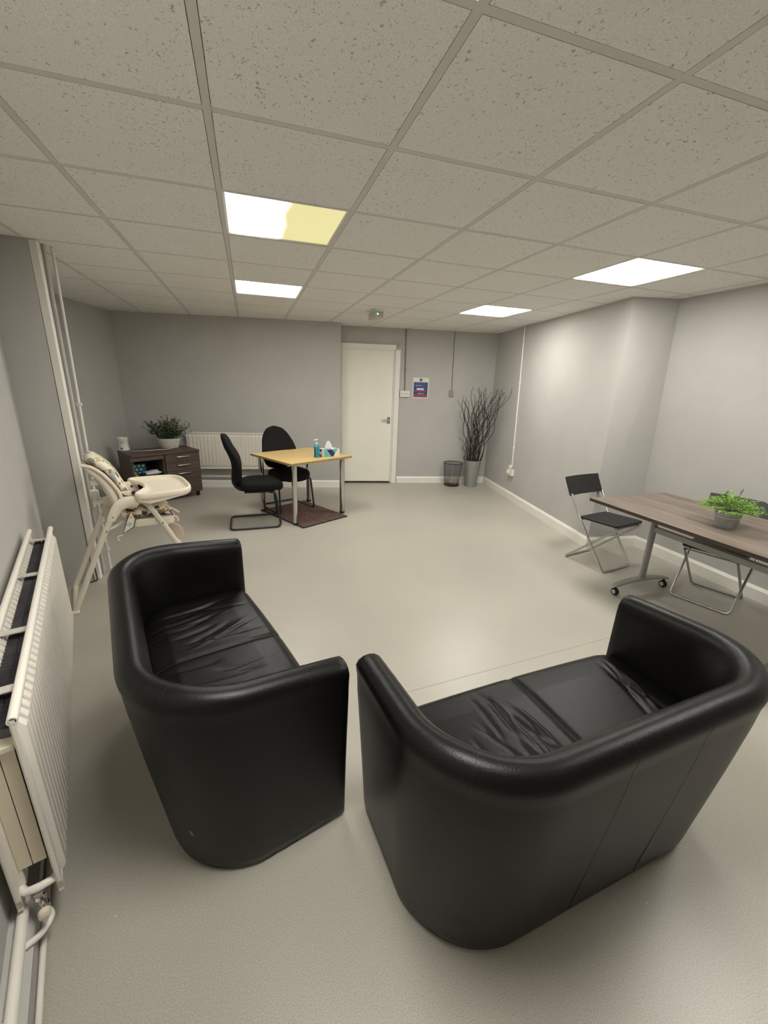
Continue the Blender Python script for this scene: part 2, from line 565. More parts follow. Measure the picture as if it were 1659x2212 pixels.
# ceiling: tile field with openings for the light panels + bar grid
GX0, GY0 = -1.268, 1.068
def gx(c): return GX0 + 0.6 * c
def gy(r): return GY0 + 0.6 * r
LIGHT_CELLS = [(2, 2), (2, 5), (6, 2), (6, 5), (2, -1), (6, -1)]
mb = MB()
for c in range(-2, 10):
    for r in range(-6, 10):
        if (c, r) in LIGHT_CELLS:
            continue
        x0, y0 = gx(c) + 0.012, gy(r) + 0.012
        mb.box((x0 + 0.288, y0 + 0.288, CEIL + 0.0075), (0.572, 0.572, 0.015))
mb.box((0.95, 2.3, CEIL + 0.10), (7.4, 9.8, 0.02))
ceiling = struct(mb.build('ceiling', 'tile'))
mb = MB()
for c in range(-2, 11):
    mb.box((gx(c), 2.3, CEIL + 0.002), (0.024, 9.6, 0.004))
    mb.box((gx(c), 2.3, CEIL + 0.02), (0.004, 9.6, 0.03))
for r in range(-6, 11):
    for c in range(-2, 10):
        mb.box((gx(c) + 0.3, gy(r), CEIL + 0.0022), (0.576, 0.024, 0.0036))
mb.build('ceiling_grid', 'tbar', ceiling)

# baseboards
def baseboard(name, a, b, h=0.11, t=0.018, mt='white'):
    a, b = Vector(a), Vector(b)
    d = (b - a).normalized(); n = Vector((d.y, -d.x))
    L = (b - a).length
    prof = [(0, 0), (t, 0), (t, h * 0.78), (t * 0.55, h * 0.93), (t * 0.35, h), (0, h)]
    mb = MB()
    r0 = [(a.x + n.x * p[0], a.y + n.y * p[0], p[1]) for p in prof]
    r1 = [(b.x + n.x * p[0], b.y + n.y * p[0], p[1]) for p in prof]
    mb.loft([r0, r1])
    struct(mb.build(name, mt))
baseboard('baseboard_back_left', (-1.66, 6.67), (1.30, 6.117))
baseboard('baseboard_back_return', (1.285, 6.12), (1.35, 6.41))
baseboard('baseboard_back', (2.250, 6.264), (3.73, 5.99), 0.105)
baseboard('baseboard_right', (3.73, 5.99), (3.259, 3.118), 0.115)
baseboard('baseboard_right_pier', (3.244, 3.138), (3.83, 3.06), 0.115)
baseboard('baseboard_right_near', (3.83, 3.06), (3.665, -2.2), 0.115)
baseboard('baseboard_left_recess', (-2.14, 4.75), (-1.66, 6.67))
a, b = LW(-0.392, -0.95), LW(-0.392, 3.7)
baseboard('baseboard_left', a, b, 0.10, 0.056, 'wall')

# door in the back wall
DW0 = Vector((1.355, 6.43)); DWd = (Vector((3.73, 5.99)) - DW0).normalized(); DWn = Vector((DWd.y, -DWd.x))
DROT = atan2(DWd.y, DWd.x)
def dwall(u, out=0.0, z=0.0):
    p = DW0 + DWd * u + DWn * out
    return (p.x, p.y, z)
door = bpy.data.objects.new('door_1', None); COL.objects.link(door)
door.location = dwall(0.0); door.rotation_euler = (0, 0, DROT); struct(door)
def door_part(name, boxes, m, bevel=0.003):
    mb = MB()
    for c, d in boxes: mb.box(c, d)
    return mb.build(name, m, door, bevel=bevel)
door_part('door_frame', [((0.012, -0.02, 1.06), (0.024, 0.04, 2.12)), ((0.855, -0.02, 1.06), (0.075, 0.04, 2.12)), ((0.443, -0.02, 2.085), (0.90, 0.04, 0.07))], 'white')
door_part('door_frame', [((0.807, -0.012, 1.03), (0.022, 0.02, 2.05)), ((0.42, -0.012, 2.043), (0.79, 0.02, 0.018))], 'white', 0.002)
leaf = door_part('door_leaf', [((0.41, -0.008, 1.03), (0.768, 0.012, 2.008))], 'door', 0.002)
door_part('door_gap_shade', [((0.41, -0.004, 0.01), (0.80, 0.02, 0.02))], 'dark_gap', 0)  # dark strip painted as the shade in the gap below the leaf
mb = MB()
mb.box((0.745, -0.017, 1.01), (0.045, 0.008, 0.10))
mb.tube([(0.745, -0.018, 1.02), (0.745, -0.06, 1.02)], 0.009, 10)
mb.tube(fillet([(0.75, -0.06, 1.02), (0.70, -0.062, 1.02), (0.635, -0.055, 1.016)], 0.02), 0.009, 10)
mb.build('door_handle', 'chrome', door, smooth=True)
mb = MB(); mb.box((0.796, -0.012, 1.01), (0.006, 0.012, 0.06)); mb.build('latch_plate', 'steel', door)

# ------------------------------------------------------------------ ceiling light panels
light_info = {
    (2, 2): 'half-lit square ceiling light panel, its right side dim and yellow',
    (2, 5): 'fully lit square ceiling light panel behind the half-lit yellow one, left column',
    (6, 2): 'larger-looking fully lit ceiling light panel at the right above the wall pier',
    (6, 5): 'fully lit ceiling light panel at far right, nearest the back right corner',
    (2, -1): 'lit ceiling light panel cut off by the top edge of the photo',
    (6, -1): 'lit ceiling light panel overhead at the near right, outside the photo',
}
for (c, r), lab in light_info.items():
    t = thing('ceiling_light', lab, 'ceiling light', (gx(c) + 0.3, gy(r) + 0.3, CEIL + 0.012), 0, 'recessed square ceiling light panels')
    mb = MB()
    for sx, sy, w, d in ((0, 0.283, 0.576, 0.01), (0, -0.283, 0.576, 0.01), (0.283, 0, 0.01, 0.556), (-0.283, 0, 0.01, 0.556)):
        mb.box((sx, sy, -0.004), (w, d, 0.010))
    mb.box((0, 0, 0.05), (0.576, 0.576, 0.004))
    for sx, sy, w, d in ((0, 0.287, 0.576, 0.002), (0, -0.287, 0.576, 0.002), (0.287, 0, 0.002, 0.576), (-0.287, 0, 0.002, 0.576)):
        mb.box((sx, sy, 0.024), (w, d, 0.05))
    mb.build('light_frame', 'white', t)
    mb = MB(); mb.box((0, 0, -0.003), (0.556, 0.556, 0.004))
    mb.build('diffuser', {(2, 2): 'lamp_half', (2, -1): 'lamp_fresh'}.get((c, r), 'lamp_on'), t)

# emergency light hanging under the ceiling
t = thing('emergency_light', 'small clear emergency light box with a green indicator under the ceiling', 'emergency light', (1.45, 4.96, CEIL), 0)
mb = MB(); mb.box((0, 0, -0.0125), (0.105, 0.29, 0.025)); mb.build('base_plate', 'plastic_white', t, bevel=0.003)
mb = MB(); mb.prism([(-0.05, -0.14), (0.05, -0.14), (0.05, 0.14), (-0.05, 0.14)], -0.085, -0.025); mb.build('diffuser_cover', 'clear', t, bevel=0.008)
mb = MB(); mb.box((0, 0, -0.028), (0.07, 0.22, 0.006)); mb.build('gear_tray', 'plastic_grey', t)
for y, z in ((-0.1415, -0.050), ):
    mb = MB(); mb.lathe([(0.0, 0), (0.009, 0.001), (0.007, 0.006), (0.0, 0.008)], 12, T=Matrix.Translation((-0.02, y, z)) @ Matrix.Rotation(pi / 2, 4, 'X'))
    mb.build('indicator_led', 'led', t, smooth=True)

# ------------------------------------------------------------------ tub sofas
def sofa_shell(L=1.31, D=0.62, rr=0.315):
    hw = L / 2
    yf, yb = -D / 2, D / 2
    path = []   # (x, y, nx, ny)
    nseg = 12
    for k in range(nseg + 1):
        path.append((-hw, yf + (yb - rr - yf) * k / nseg, -1, 0))
    for k in range(1, 17):
        a = pi - (pi / 2) * k / 16
        path.append((-hw + rr + rr * cos(a), yb - rr + rr * sin(a), cos(a), sin(a)))
    for k in range(1, 24):
        path.append((-hw + rr + (L - 2 * rr) * k / 24, yb, 0, 1))
    for k in range(0, 17):
        a = pi / 2 - (pi / 2) * k / 16
        path.append((hw - rr + rr * cos(a), yb - rr + rr * sin(a), cos(a), sin(a)))
    for k in range(1, nseg + 1):
        path.append((hw, yb - rr + (yf - yb + rr) * k / nseg, 1, 0))
    return path
def ring(p, shrink=0.0, dy=0.0, D=0.62):
    x, y, nx, ny = p
    b = 0.045 + 0.04 * max(0, ny)
    line = lambda z: -b * (1 - min(z, 0.69) / 0.69) - 0.0025 * exp(-((z - 0.64) / 0.025) ** 2)
    prof = [(-b - 0.010, 0.003), (-b - 0.002, 0.012)] + [(line(z), z) for z in (0.045, 0.15, 0.28, 0.40, 0.50, 0.58, 0.625, 0.648)] + [
            (-0.002, 0.670), (-0.001, 0.688), (-0.010, 0.705), (-0.026, 0.716), (-0.046, 0.720), (-0.066, 0.716), (-0.084, 0.702), (-0.095, 0.680), (-0.099, 0.645),
            (-0.100, 0.58), (-0.102, 0.48), (-0.104, 0.36), (-0.104, 0.30), (-0.095, 0.05)]
    rise = -0.012 + 0.05 * min(1.0, max(0.0, (y + D / 2) / 0.50)) ** 0.9       # the rim climbs from the arm fronts to the back
    cx = -0.052
    x = x + 0.006 * (1 if x > 0 else -1) * max(0.0, min(1.0, (0.1 - y) / 0.4))      # arms open a little to the front
    out = []
    for d, z in prof:
        d2 = d + (cx - d) * min(1, shrink / 0.055)
        z2 = z + (rise * (z - 0.40) / 0.32 if z > 0.40 else 0)
        z2 = z2 - (shrink if z > 0.4 else -shrink * 0.3) * (1 if z > 0.6 else 0.3)
        out.append(Vector((x + nx * d2, y + ny * d2 + dy, z2)))
    return out
def make_sofa(label, loc, rz, seed, busy=0, scuff=None):
    t = thing('tub_sofa', label, 'sofa', loc, rz, 'black leather two-seat tub sofas')
    path = sofa_shell()
    rings = []
    for dy, sh in ((-0.013, 0.034), (-0.012, 0.022), (-0.009, 0.011), (-0.005, 0.004)):
        rings.append(ring(path[0], sh, dy))
    for p in path: rings.append(ring(p))
    for dy, sh in ((-0.005, 0.004), (-0.009, 0.011), (-0.012, 0.022), (-0.013, 0.034)):
        rings.append(ring(path[-1], sh, dy))
    mb = MB(); mb.loft(rings)
    mb.build('tub_shell', 'leather', t, smooth=True, angle=0)
    # stitched seams running over the rim
    n = len(path)
    for idx in (5, 20, n // 2 - 5, n // 2 + 5, n - 21, n - 6):
        pr = ring(path[idx])
        nx, ny = path[idx][2], path[idx][3]
        c = [q + Vector((nx * 0, 0, 0)) for q in pr[(2 if abs(idx - n // 2) == 5 else 9):21]]
        pts = []
        for i, q in enumerate(c):
            a = c[max(i - 1, 0)]; b2 = c[min(i + 1, len(c) - 1)]
            tg = (b2 - a).normalized()
            T2 = Vector((-ny, nx, 0))
            nrm = tg.cross(T2).normalized()
            cen = path[idx]
            if nrm.dot(q - Vector((cen[0] - nx * 0.055, cen[1] - ny * 0.055, min(q.z, 0.64)))) < 0: nrm = -nrm
            pts.append(q - nrm * 0.0005)
        mb = MB(); mb.tube(pts, 0.0010, 6)
        mb.build('seam', 'seam', t, smooth=True)
    # front panel under the seat
    hw = 0.655 - 0.095
    mb = MB()
    prof = [(-0.282, 0.015), (-0.292, 0.03), (-0.292, 0.30), (-0.283, 0.325), (-0.26, 0.335), (-0.245, 0.30), (-0.245, 0.015)]
    mb.loft([[(x, p[0], p[1]) for p in prof] for x in (-hw, hw)])
    mb.build('front_panel', 'leather', t, smooth=True, angle=50)
    # seat cushion with creases
    rnd = random.Random(seed)
    creases = []
    for side in (-1, 1):
        for k in range(15 if side == busy or busy == 0 else 6):
            cx = side * (rnd.uniform(0.05, 0.40) if (side == busy or busy == 0) else rnd.uniform(0.38, 0.52))
            cy = rnd.uniform(-0.16, 0.12)
            ln = rnd.uniform(0.07, 0.17)
            an = pi / 2 + rnd.uniform(-0.32, 0.32) + side * 0.15
            creases.append((cx, cy, ln, an, rnd.uniform(0.005, 0.013), rnd.choice((-1, -1, 1)) * rnd.uniform(0.003, 0.0075)))
    W = 0.655 - 0.096
    R = 0.315 - 0.096
    yb, yfr = 0.31 - 0.098, -0.31
    NX, NY = 150, 84
    def yback(x):
        ax = abs(x)
        if ax <= W - R: return yb
        q = ax - (W - R)
        return yb - R + sqrt(max(0, R * R - q * q))
    grid = []
    for i in range(NX + 1):
        x = -W + 2 * W * i / NX
        yk = yback(x) if abs(x) < W - 1e-6 else yb - R
        col = []
        # rounded front edge then the top
        for k in range(8):
            a = pi / 2 * k / 7
            col.append((x, yfr + 0.004 + 0.045 * (1 - sin(a)) * 1.0 - 0.012 * (1 - (x / W) ** 2), 0.33 + 0.055 * 0 + 0.0, a))
        pts = []
        for k in range(8):
            a = pi / 2 * k / 7          # 0 = vertical front, pi/2 = flat top
            y = yfr - 0.014 * (1 - (x / W) ** 2) + 0.05 * (1 - cos(a))
            z = 0.375 + 0.05 * sin(a)
            pts.append((x, y, z))
        y0 = pts[-1][1]
        pts.insert(0, (x, yfr - 0.012 * (1 - (x / W) ** 2) + 0.004, 0.315))
        for k in range(1, NY + 1):
            y = y0 + (yk - y0) * k / NY
            pts.append((x, y, 0.425))
        res = []
        for (px, py, pz) in pts:
            edge = max(0.0, min(1.0, (W - abs(px)) / 0.10))
            bk = max(0.0, min(1.0, (yk - py) / 0.09))
            fr = max(0.0, min(1.0, (py - yfr) / 0.12))
            dome = 0.026 * sqrt(max(0, edge * bk)) + 0.010 * fr * min(edge, bk)
            dome -= 0.007 * exp(-(px / 0.014) ** 2)                 # centre seam dip
            cr = 0
            for (cx, cy, ln, an, w, h) in creases:
                dx, dy = px - cx, py - cy
                al = dx * cos(an) + dy * sin(an); ac = -dx * sin(an) + dy * cos(an) + 0.10 * al * al * 6
                if abs(al) < ln * 1.6 and abs(ac) < w * 3.5:
                    cr += h * exp(-(ac / w) ** 2) * exp(-(al / ln) ** 4)
            f2 = fr if pz > 0.42 else 0.0
            res.append(Vector((px, py, pz + dome * (1 if pz > 0.40 else (pz - 0.33) / 0.07 if pz > 0.33 else 0) + cr * f2)))
        grid.append(res)
    mb = MB()
    K = len(grid[0])
    vs = [p for g in grid for p in g]
    fs = [(i * K + j, (i + 1) * K + j, (i + 1) * K + j + 1, i * K + j + 1) for i in range(NX) for j in range(K - 1)]
    # underside
    base = len(vs)
    low = []
    for i in range(NX + 1):
        low.append(Vector((grid[i][0].x, grid[i][0].y + 0.01, 0.31))); low.append(Vector((grid[i][-1].x, grid[i][-1].y, 0.31)))
    vs += low
    for i in range(NX):
        fs.append((base + 2 * i, base + 2 * i + 1, base + 2 * i + 3, base + 2 * i + 2))
        fs.append((i * K, base + 2 * i, base + 2 * i + 2, (i + 1) * K))
        fs.append((i * K + K - 1, (i + 1) * K + K - 1, base + 2 * i + 3, base + 2 * i + 1))
    mb.add(vs, fs)
    cush = mb.build('seat_cushion', 'leather', t, smooth=True, angle=0)
    m2 = MB()
    gi = grid[NX // 2]
    m2.tube([p + Vector((0, 0, 0.0012)) for p in gi[1:K - 3:2]], 0.0014, 6)
    m2.build('seam', 'seam', cush, smooth=True)
    if scuff:
        mb = MB()
        rn = random.Random(3)
        x, y, nx, ny = path[scuff[0]]
        for k in range(4):
            z = scuff[1] + rn.uniform(-0.010, 0.010)
            b = 0.045 + 0.04 * max(0, ny)
            q = []
            for zz in (z, z + rn.uniform(0.008, 0.016)):
                d = -b * (1 - zz / 0.66) + 0.0004
                w_ = rn.uniform(-0.008, 0.008)
                q.append((x + nx * d - ny * w_, y + ny * d + nx * w_, zz))
            mb.tube(q, 0.0012, 5)
        mb.build('scuff_mark', 'silver', t)
    return t

a = radians(4.5)
u = Vector((cos(a), sin(a))); back = Vector((sin(a), -cos(a)))
fl = Vector((0.300, 1.113))
c = fl + u * (0.655 - 0.010) + back * 0.31
make_sofa('black leather tub sofa on the right, seen from behind, facing the back wall', (c.x, c.y, 0), a + pi, 4, busy=1)
fl = Vector((0.247, 1.087)); ud = Vector((-0.2825, 0.9593)); bd = Vector((-0.9593, -0.2825))
c = fl + ud * (0.655 - 0.010) + bd * 0.31
make_sofa('black leather tub sofa on the left beside the near radiator, facing right', (c.x, c.y, 0), atan2(ud.y, ud.x), 11, scuff=(20, 0.18))

# ------------------------------------------------------------------ wall radiators
def panel_radiator(name, label, loc, rz, L, H, z0, depth, double, pitch):
    """local x along the panel, front face towards -y, wall at +y"""
    t = thing(name, label, 'radiator', loc, rz)
    RIB = 0.013
    def panel(yf):
        # corrugated sheet, closed thin solid
        n = int(round((L - 0.05) / pitch))
        p = (L - 0.05) / n
        xs = [0.0, 0.014]; ys = [0.0, 0.0]
        for i in range(n):
            x0 = 0.025 + i * p
            for fx, fy in ((0.0, 0.0), (0.10, 0.0), (0.20, RIB), (0.82, RIB), (0.92, 0.0)):
                xs.append(x0 + fx * p); ys.append(fy)
        xs += [L - 0.025, L]; ys += [0, 0]
        mb = MB()
        rows = [(z0 + 0.0, 0.0), (z0 + 0.035, 0.0), (z0 + 0.055, 1.0), (z0 + H - 0.06, 1.0), (z0 + H - 0.04, 0.0), (z0 + H - 0.006, 0.0)]
        vs = []
        for z, k in rows:
            for x, y in zip(xs, ys):
                vs.append((x - L / 2, yf - 0.001 - y * k, z))
        m = len(xs)
        fs = [(r * m + i, r * m + i + 1, (r + 1) * m + i + 1, (r + 1) * m + i) for r in range(len(rows) - 1) for i in range(m - 1)]
        mb.add(vs, fs)
        # back sheet
        mb.box((0, yf + 0.009, z0 + H / 2), (L, 0.003, H - 0.012))
        # rims
        mb.box((0, yf + 0.004, z0 + 0.018), (L, 0.013, 0.036))
        mb.box((-L / 2 + 0.006, yf + 0.004, z0 + H / 2), (0.012, 0.012, H - 0.02))
        mb.box((L / 2 - 0.006, yf + 0.004, z0 + H / 2), (0.012, 0.012, H - 0.02))
        o = mb.build('panel', 'radiator', t, smooth=True, angle=25)
        # rolled top edge, an open tube
        mb = MB()
        prof_n = 12
        rings = []
        for x in (-L / 2, L / 2):
            rings.append([(x, yf + 0.003 + 0.012 * cos(2 * pi * j / prof_n), z0 + H - 0.012 + 0.012 * sin(2 * pi * j / prof_n)) for j in range(prof_n)])
        inner = [[(x, yf + 0.003 + 0.0085 * cos(2 * pi * j / prof_n), z0 + H - 0.012 + 0.0085 * sin(2 * pi * j / prof_n)) for j in range(prof_n)] for x in (-L / 2, L / 2)]
        mb.loft([inner[1], rings[1], rings[0], inner[0]], cap=False)
        mb.loft([inner[0], inner[1]], cap=False)
        mb.build('rolled_edge', 'radiator', o, smooth=True, angle=50)
        return o
    panel(0.0)
    if double:
        panel(depth)
    return t

# near radiator on the left wall
RL = 1.615; RH = 0.62; RZ0 = 0.141
s_mid = (1.168 + 2.783) / 2
pc = LW(-0.2625, s_mid)
near_rad = panel_radiator('wall_radiator', 'white double-panel radiator on the left wall beside the near sofa', (pc.x, pc.y, 0), atan2(LD.y, LD.x), RL, RH, RZ0, 0.09, True, 0.038)
# local +x points away along the wall, local +y points to the wall
# convector fins between the panels
mb = MB()
rn = random.Random(2)
for yy in (0.030, 0.062):
    n = 150
    top = []
    for i in range(n * 2):
        x = -RL / 2 + 0.04 + (RL - 0.08) * i / (n * 2 - 1)
        top.append((x, yy + (0.014 if (i // 2) % 2 else -0.014)))
    vs = [(x, y, RZ0 + RH - 0.060) for x, y in top] + [(x, y, RZ0 + 0.12) for x, y in top]
    m = len(top)
    mb.add(vs, [(i, i + 1, m + i + 1, m + i) for i in range(m - 1)])
mb.box((0, 0.046, RZ0 + 0.34), (RL - 0.1, 0.004, 0.40))
mb.build('convector_fins', 'fin', near_rad)
for x in (-0.62, -0.28, 0.22, 0.70):
    mb = MB(); mb.box((x, 0.048, RZ0 + RH - 0.035), (0.032, 0.084, 0.004)); mb.box((x, 0.012, RZ0 + RH - 0.05), (0.022, 0.003, 0.03)); mb.box((x, 0.082, RZ0 + RH - 0.05), (0.022, 0.003, 0.03))
    mb.build('top_strap', 'bracket', near_rad)
for y in (0.0335, 0.0655):
    mb = MB(); mb.box((-RL / 2 + 0.03, y + 0.002, RZ0 + 0.31), (0.004, 0.0305, 0.40)); mb.build('end_plate', 'cream_panel', near_rad, bevel=0.002)
mb = MB(); mb.box((-RL / 2 + 0.035, 0.05, RZ0 + 0.525), (0.05, 0.07, 0.016)); mb.build('end_strap', 'cream_panel', near_rad, bevel=0.002)
# cross pipe joining both panels, valve and pipework
ex = -RL / 2 - 0.002
mb = MB()
mb.tube([(ex + 0.03, 0.088, RZ0 + 0.045), (ex + 0.012, 0.075, RZ0 + 0.045), (ex + 0.005, 0.045, RZ0 + 0.05), (ex + 0.012, 0.018, RZ0 + 0.045), (ex + 0.03, 0.006, RZ0 + 0.045)], 0.011, 12)
mb.build('cross_pipe', 'radiator', near_rad, smooth=True)
mb = MB()
mb.lathe([(0.013, 0), (0.015, 0.004), (0.015, 0.018), (0.011, 0.022), (0.011, 0.045), (0.014, 0.048), (0.014, 0.062), (0.010, 0.066)], 8, (ex - 0.005, 0.047, RZ0 - 0.025))
mb.tube([(ex - 0.005, 0.047, RZ0 + 0.012), (ex - 0.04, 0.040, RZ0 + 0.008)], [0.010, 0.012], 12)
valve = mb.build('valve_body', 'chrome', near_rad, smooth=True, angle=30)
mb = MB()
mb.lathe([(0.011, 0), (0.0145, 0.003), (0.0135, 0.018), (0.0, 0.021)], 16, T=Matrix.Translation((ex - 0.036, 0.041, RZ0 + 0.008)) @ Matrix.Rotation(-pi / 2, 4, 'Y') @ Matrix.Rotation(0.2, 4, 'X'))
mb.build('valve_cap', 'cream_panel', valve, smooth=True)
mb = MB()
mb.tube(fillet([(ex - 0.005, 0.047, RZ0 - 0.02), (ex - 0.012, 0.030, RZ0 - 0.055), (ex - 0.045, 0.055, RZ0 - 0.060), (ex - 0.075, 0.098, RZ0 - 0.040)], 0.022, 6), 0.0085, 12)
mb.build('valve_pipe', 'radiator', near_rad, smooth=True)
# heating pipe along the skirting
pa = lambda s, off, z: (LW(off, s).x, LW(off, s).y, z)
mb = MB()
mb.tube([pa(1.22, -0.358, 0.115), pa(1.05, -0.360, 0.112), pa(0.4, -0.362, 0.112), pa(-0.9, -0.362, 0.112)], 0.014, 14)
mb.tube([pa(0.93, -0.362, 0.112), pa(0.93, -0.390, 0.112)], 0.010, 10)
hp = tag(mb.build('heating_pipe', 'radiator', smooth=True), 'thick white heating pipe running along the left skirting below the near radiator', 'pipe')
mb = MB(); mb.tube([pa(1.6, -0.326, 0.022), pa(-0.9, -0.326, 0.022)], 0.008, 12)
tag(mb.build('heating_pipe', 'radiator', smooth=True), 'thinner white pipe on the floor against the left skirting', 'pipe')
for sv in (0.62,):
    mb = MB(); mb.tube(fillet([pa(sv, -0.352, 0.124), pa(sv - 0.02, -0.33, 0.118), pa(sv - 0.06, -0.338, 0.112)], 0.02), 0.009, 10)
    mb.build('pipe_tee', 'radiator', hp, smooth=True)

# far radiator on the back wall, left of the door
BWd = (Vector((1.285, 6.12)) - Vector((-1.66, 6.67))).normalized(); BWn = Vector((BWd.y, -BWd.x))
def bwall(x, out=0.0):
    t_ = (x + 1.66) / BWd.x
    p = Vector((-1.66, 6.67)) + BWd * t_ + BWn * out
    return p
pc = bwall(-0.16, 0.095)
far_rad = panel_radiator('wall_radiator', 'long white ribbed radiator on the back wall behind the office chairs', (pc.x, pc.y, 0), atan2(BWd.y, BWd.x), 1.43, 0.53, 0.295, 0.06, False, 0.052)
mb = MB(); mb.box((0, 0.03, 0.55), (1.36, 0.05, 0.36)); mb.build('convector_fins', 'fin', far_rad)
for x in (-0.55, 0.55):
    mb = MB(); mb.box((x, 0.052, 0.55), (0.03, 0.08, 0.30)); mb.build('wall_bracket', 'bracket', far_rad)
mb = MB(); mb.tube([(-0.80, 0.05, 0.175), (0.72, 0.05, 0.175)], 0.011, 10); mb.tube(fillet([(-0.69, 0.01, 0.33), (-0.75, 0.01, 0.33), (-0.75, 0.05, 0.175)], 0.02), 0.009, 10)
mb.tube(fillet([(0.69, 0.01, 0.33), (0.72, 0.01, 0.33), (0.72, 0.05, 0.175)], 0.02), 0.009, 10)
mb.build('supply_pipe', 'radiator', far_rad, smooth=True)

# ------------------------------------------------------------------ wall services
def wall_thing(name, label, cat, loc, rz, group=None): return thing(name, label, cat, loc, rz, group)
# light switch beside the door with its conduit
p = dwall(0.985, 0, 1.42)
t = thing('light_switch', 'white triple light switch on the back wall right of the door', 'switch', p, DROT)
mb = MB(); mb.box((0, -0.014, 0), (0.148, 0.028, 0.09)); mb.build('back_box', 'plastic_white', t, bevel=0.004)
mb = MB(); mb.box((0, -0.031, 0), (0.15, 0.006, 0.092)); mb.build('face_plate', 'plastic_white', t, bevel=0.002)
for x in (-0.04, 0.005, 0.035):
    mb = MB(); mb.box((x, -0.035, 0), (0.013, 0.004, 0.026)); mb.build('rocker', 'switch_rocker', t, bevel=0.001)
p = dwall(0.985, 0.007, 0)
def conduit(name, label, p0, p1, w, m, rz, clips=(), square=False):
    t = thing(name, label, 'conduit', (p0[0], p0[1], p0[2]), rz)
    v = Vector(p1) - Vector(p0)
    mb = MB()
    if square:
        q = Matrix.Rotation(-rz, 4, 'Z') @ v
        mb.loft([[(ox + i * w / 2, oy + j * w / 2, oz) for i, j in ((-1, -1), (1, -1), (1, 1), (-1, 1))] for ox, oy, oz in ((0, 0, 0), tuple(q))])
        mb.build('trunking_body', m, t, bevel=0.003)
    else:
        mb.tube([(0, 0, 0), Matrix.Rotation(-rz, 4, 'Z') @ v], w / 2, 12)
        mb.build('conduit_pipe', m, t, smooth=True)
    for k in clips:
        q = Matrix.Rotation(-rz, 4, 'Z') @ (v * k)
        mb = MB(); mb.box((q.x, q.y, q.z), (w * 1.7, w * 1.25, 0.022)); mb.build('saddle_clip', m, t, bevel=0.002)
    return t
conduit('wall_conduit', 'grey painted conduit dropping from the ceiling to the switch by the door', dwall(0.985, 0.008, 1.465), dwall(0.965, 0.012, CEIL - 0.002), 0.016, 'wire_grey', DROT, (0.35,))
p = dwall(1.73, 0, 1.445)
t = thing('wall_switch', 'small beige wall switch at the end of the thin conduit above the bin', 'switch', p, DROT)
mb = MB(); mb.box((0, -0.012, 0), (0.066, 0.024, 0.095)); mb.build('back_box', 'plastic_grey', t, bevel=0.004)
mb = MB(); mb.box((0, -0.027, 0.005), (0.03, 0.006, 0.045)); mb.build('rocker', 'plastic_grey', t, bevel=0.002)
conduit('wall_conduit', 'thin grey cable conduit dropping to the small beige switch', dwall(1.735, 0.006, 1.492), dwall(1.715, 0.008, CEIL - 0.002), 0.011, 'wire_grey', DROT)
# notice
p = dwall(1.235, 0.002, 1.515)
t = thing('wall_notice', 'laminated blue and red notice with a white border on the back wall', 'sign', p, DROT)
mb = MB()
mb.prism(rrect(0.248, 0.305, 0.016), 0, 0.003, Matrix.Rotation(pi / 2, 4, 'X')); mb.build('white_sheet', 'card_white', t)
def flat(name, x0, x1, z0, z1, y, m):
    mb = MB(); mb.box(((x0 + x1) / 2, y, (z0 + z1) / 2), (x1 - x0, 0.0006, z1 - z0)); mb.build(name, m, t)
flat('blue_panel', -0.111, 0.111, -0.138, 0.086, -0.0034, 'sign_blue')
flat('red_band', -0.100, 0.090, -0.050, -0.034, -0.0042, 'sign_red')
flat('red_band', -0.105, 0.105, -0.126, -0.096, -0.0042, 'sign_red')
mb = MB(); mb.lathe([(0.0, 0), (0.0235, 0.0), (0.0235, 0.0006), (0, 0.0006)], 24, T=Matrix.Translation((0, -0.0031, 0.119)) @ Matrix.Rotation(pi / 2, 4, 'X')); mb.build('round_emblem', 'sign_blue', t)
def text_bars(name, x0, x1, z, h, m, seed, word=0.022):
    rn = random.Random(seed); mb = MB(); x = x0
    while x < x1 - 0.006:
        w = min(rn.uniform(0.5, 1.4) * word, x1 - x)
        k = max(1, int(w / (h * 0.75)))
        for i in range(k):
            mb.box((x + (i + 0.42) * w / k, -0.0047, z + rn.uniform(-0.1, 0.1) * h), (w / k * 0.62, 0.0005, h * rn.uniform(0.72, 1.0)))
        x += w + h * 0.55
    mb.build(name, m, t)
text_bars('emblem_lettering', -0.013, 0.013, 0.124, 0.005, 'card_white', 1)
text_bars('emblem_lettering', -0.016, 0.016, 0.113, 0.005, 'card_white', 2)
text_bars('notice_lettering', -0.085, 0.095, 0.064, 0.006, 'sign_pale', 3)
text_bars('notice_lettering', -0.082, 0.022, 0.037, 0.011, 'card_white', 4, 0.05)
text_bars('notice_lettering', 0.03, 0.09, 0.037, 0.007, 'sign_pale', 5)
flat('white_strip', -0.062, 0.052, -0.030, -0.004, -0.0045, 'card_white')
text_bars('notice_lettering', -0.085, 0.085, 0.008, 0.006, 'sign_pale', 6)
text_bars('notice_lettering', -0.09, 0.09, -0.060, 0.005, 'sign_pale', 7)
text_bars('notice_lettering', -0.044, 0.054, -0.082, 0.012, 'card_white', 8, 0.05)
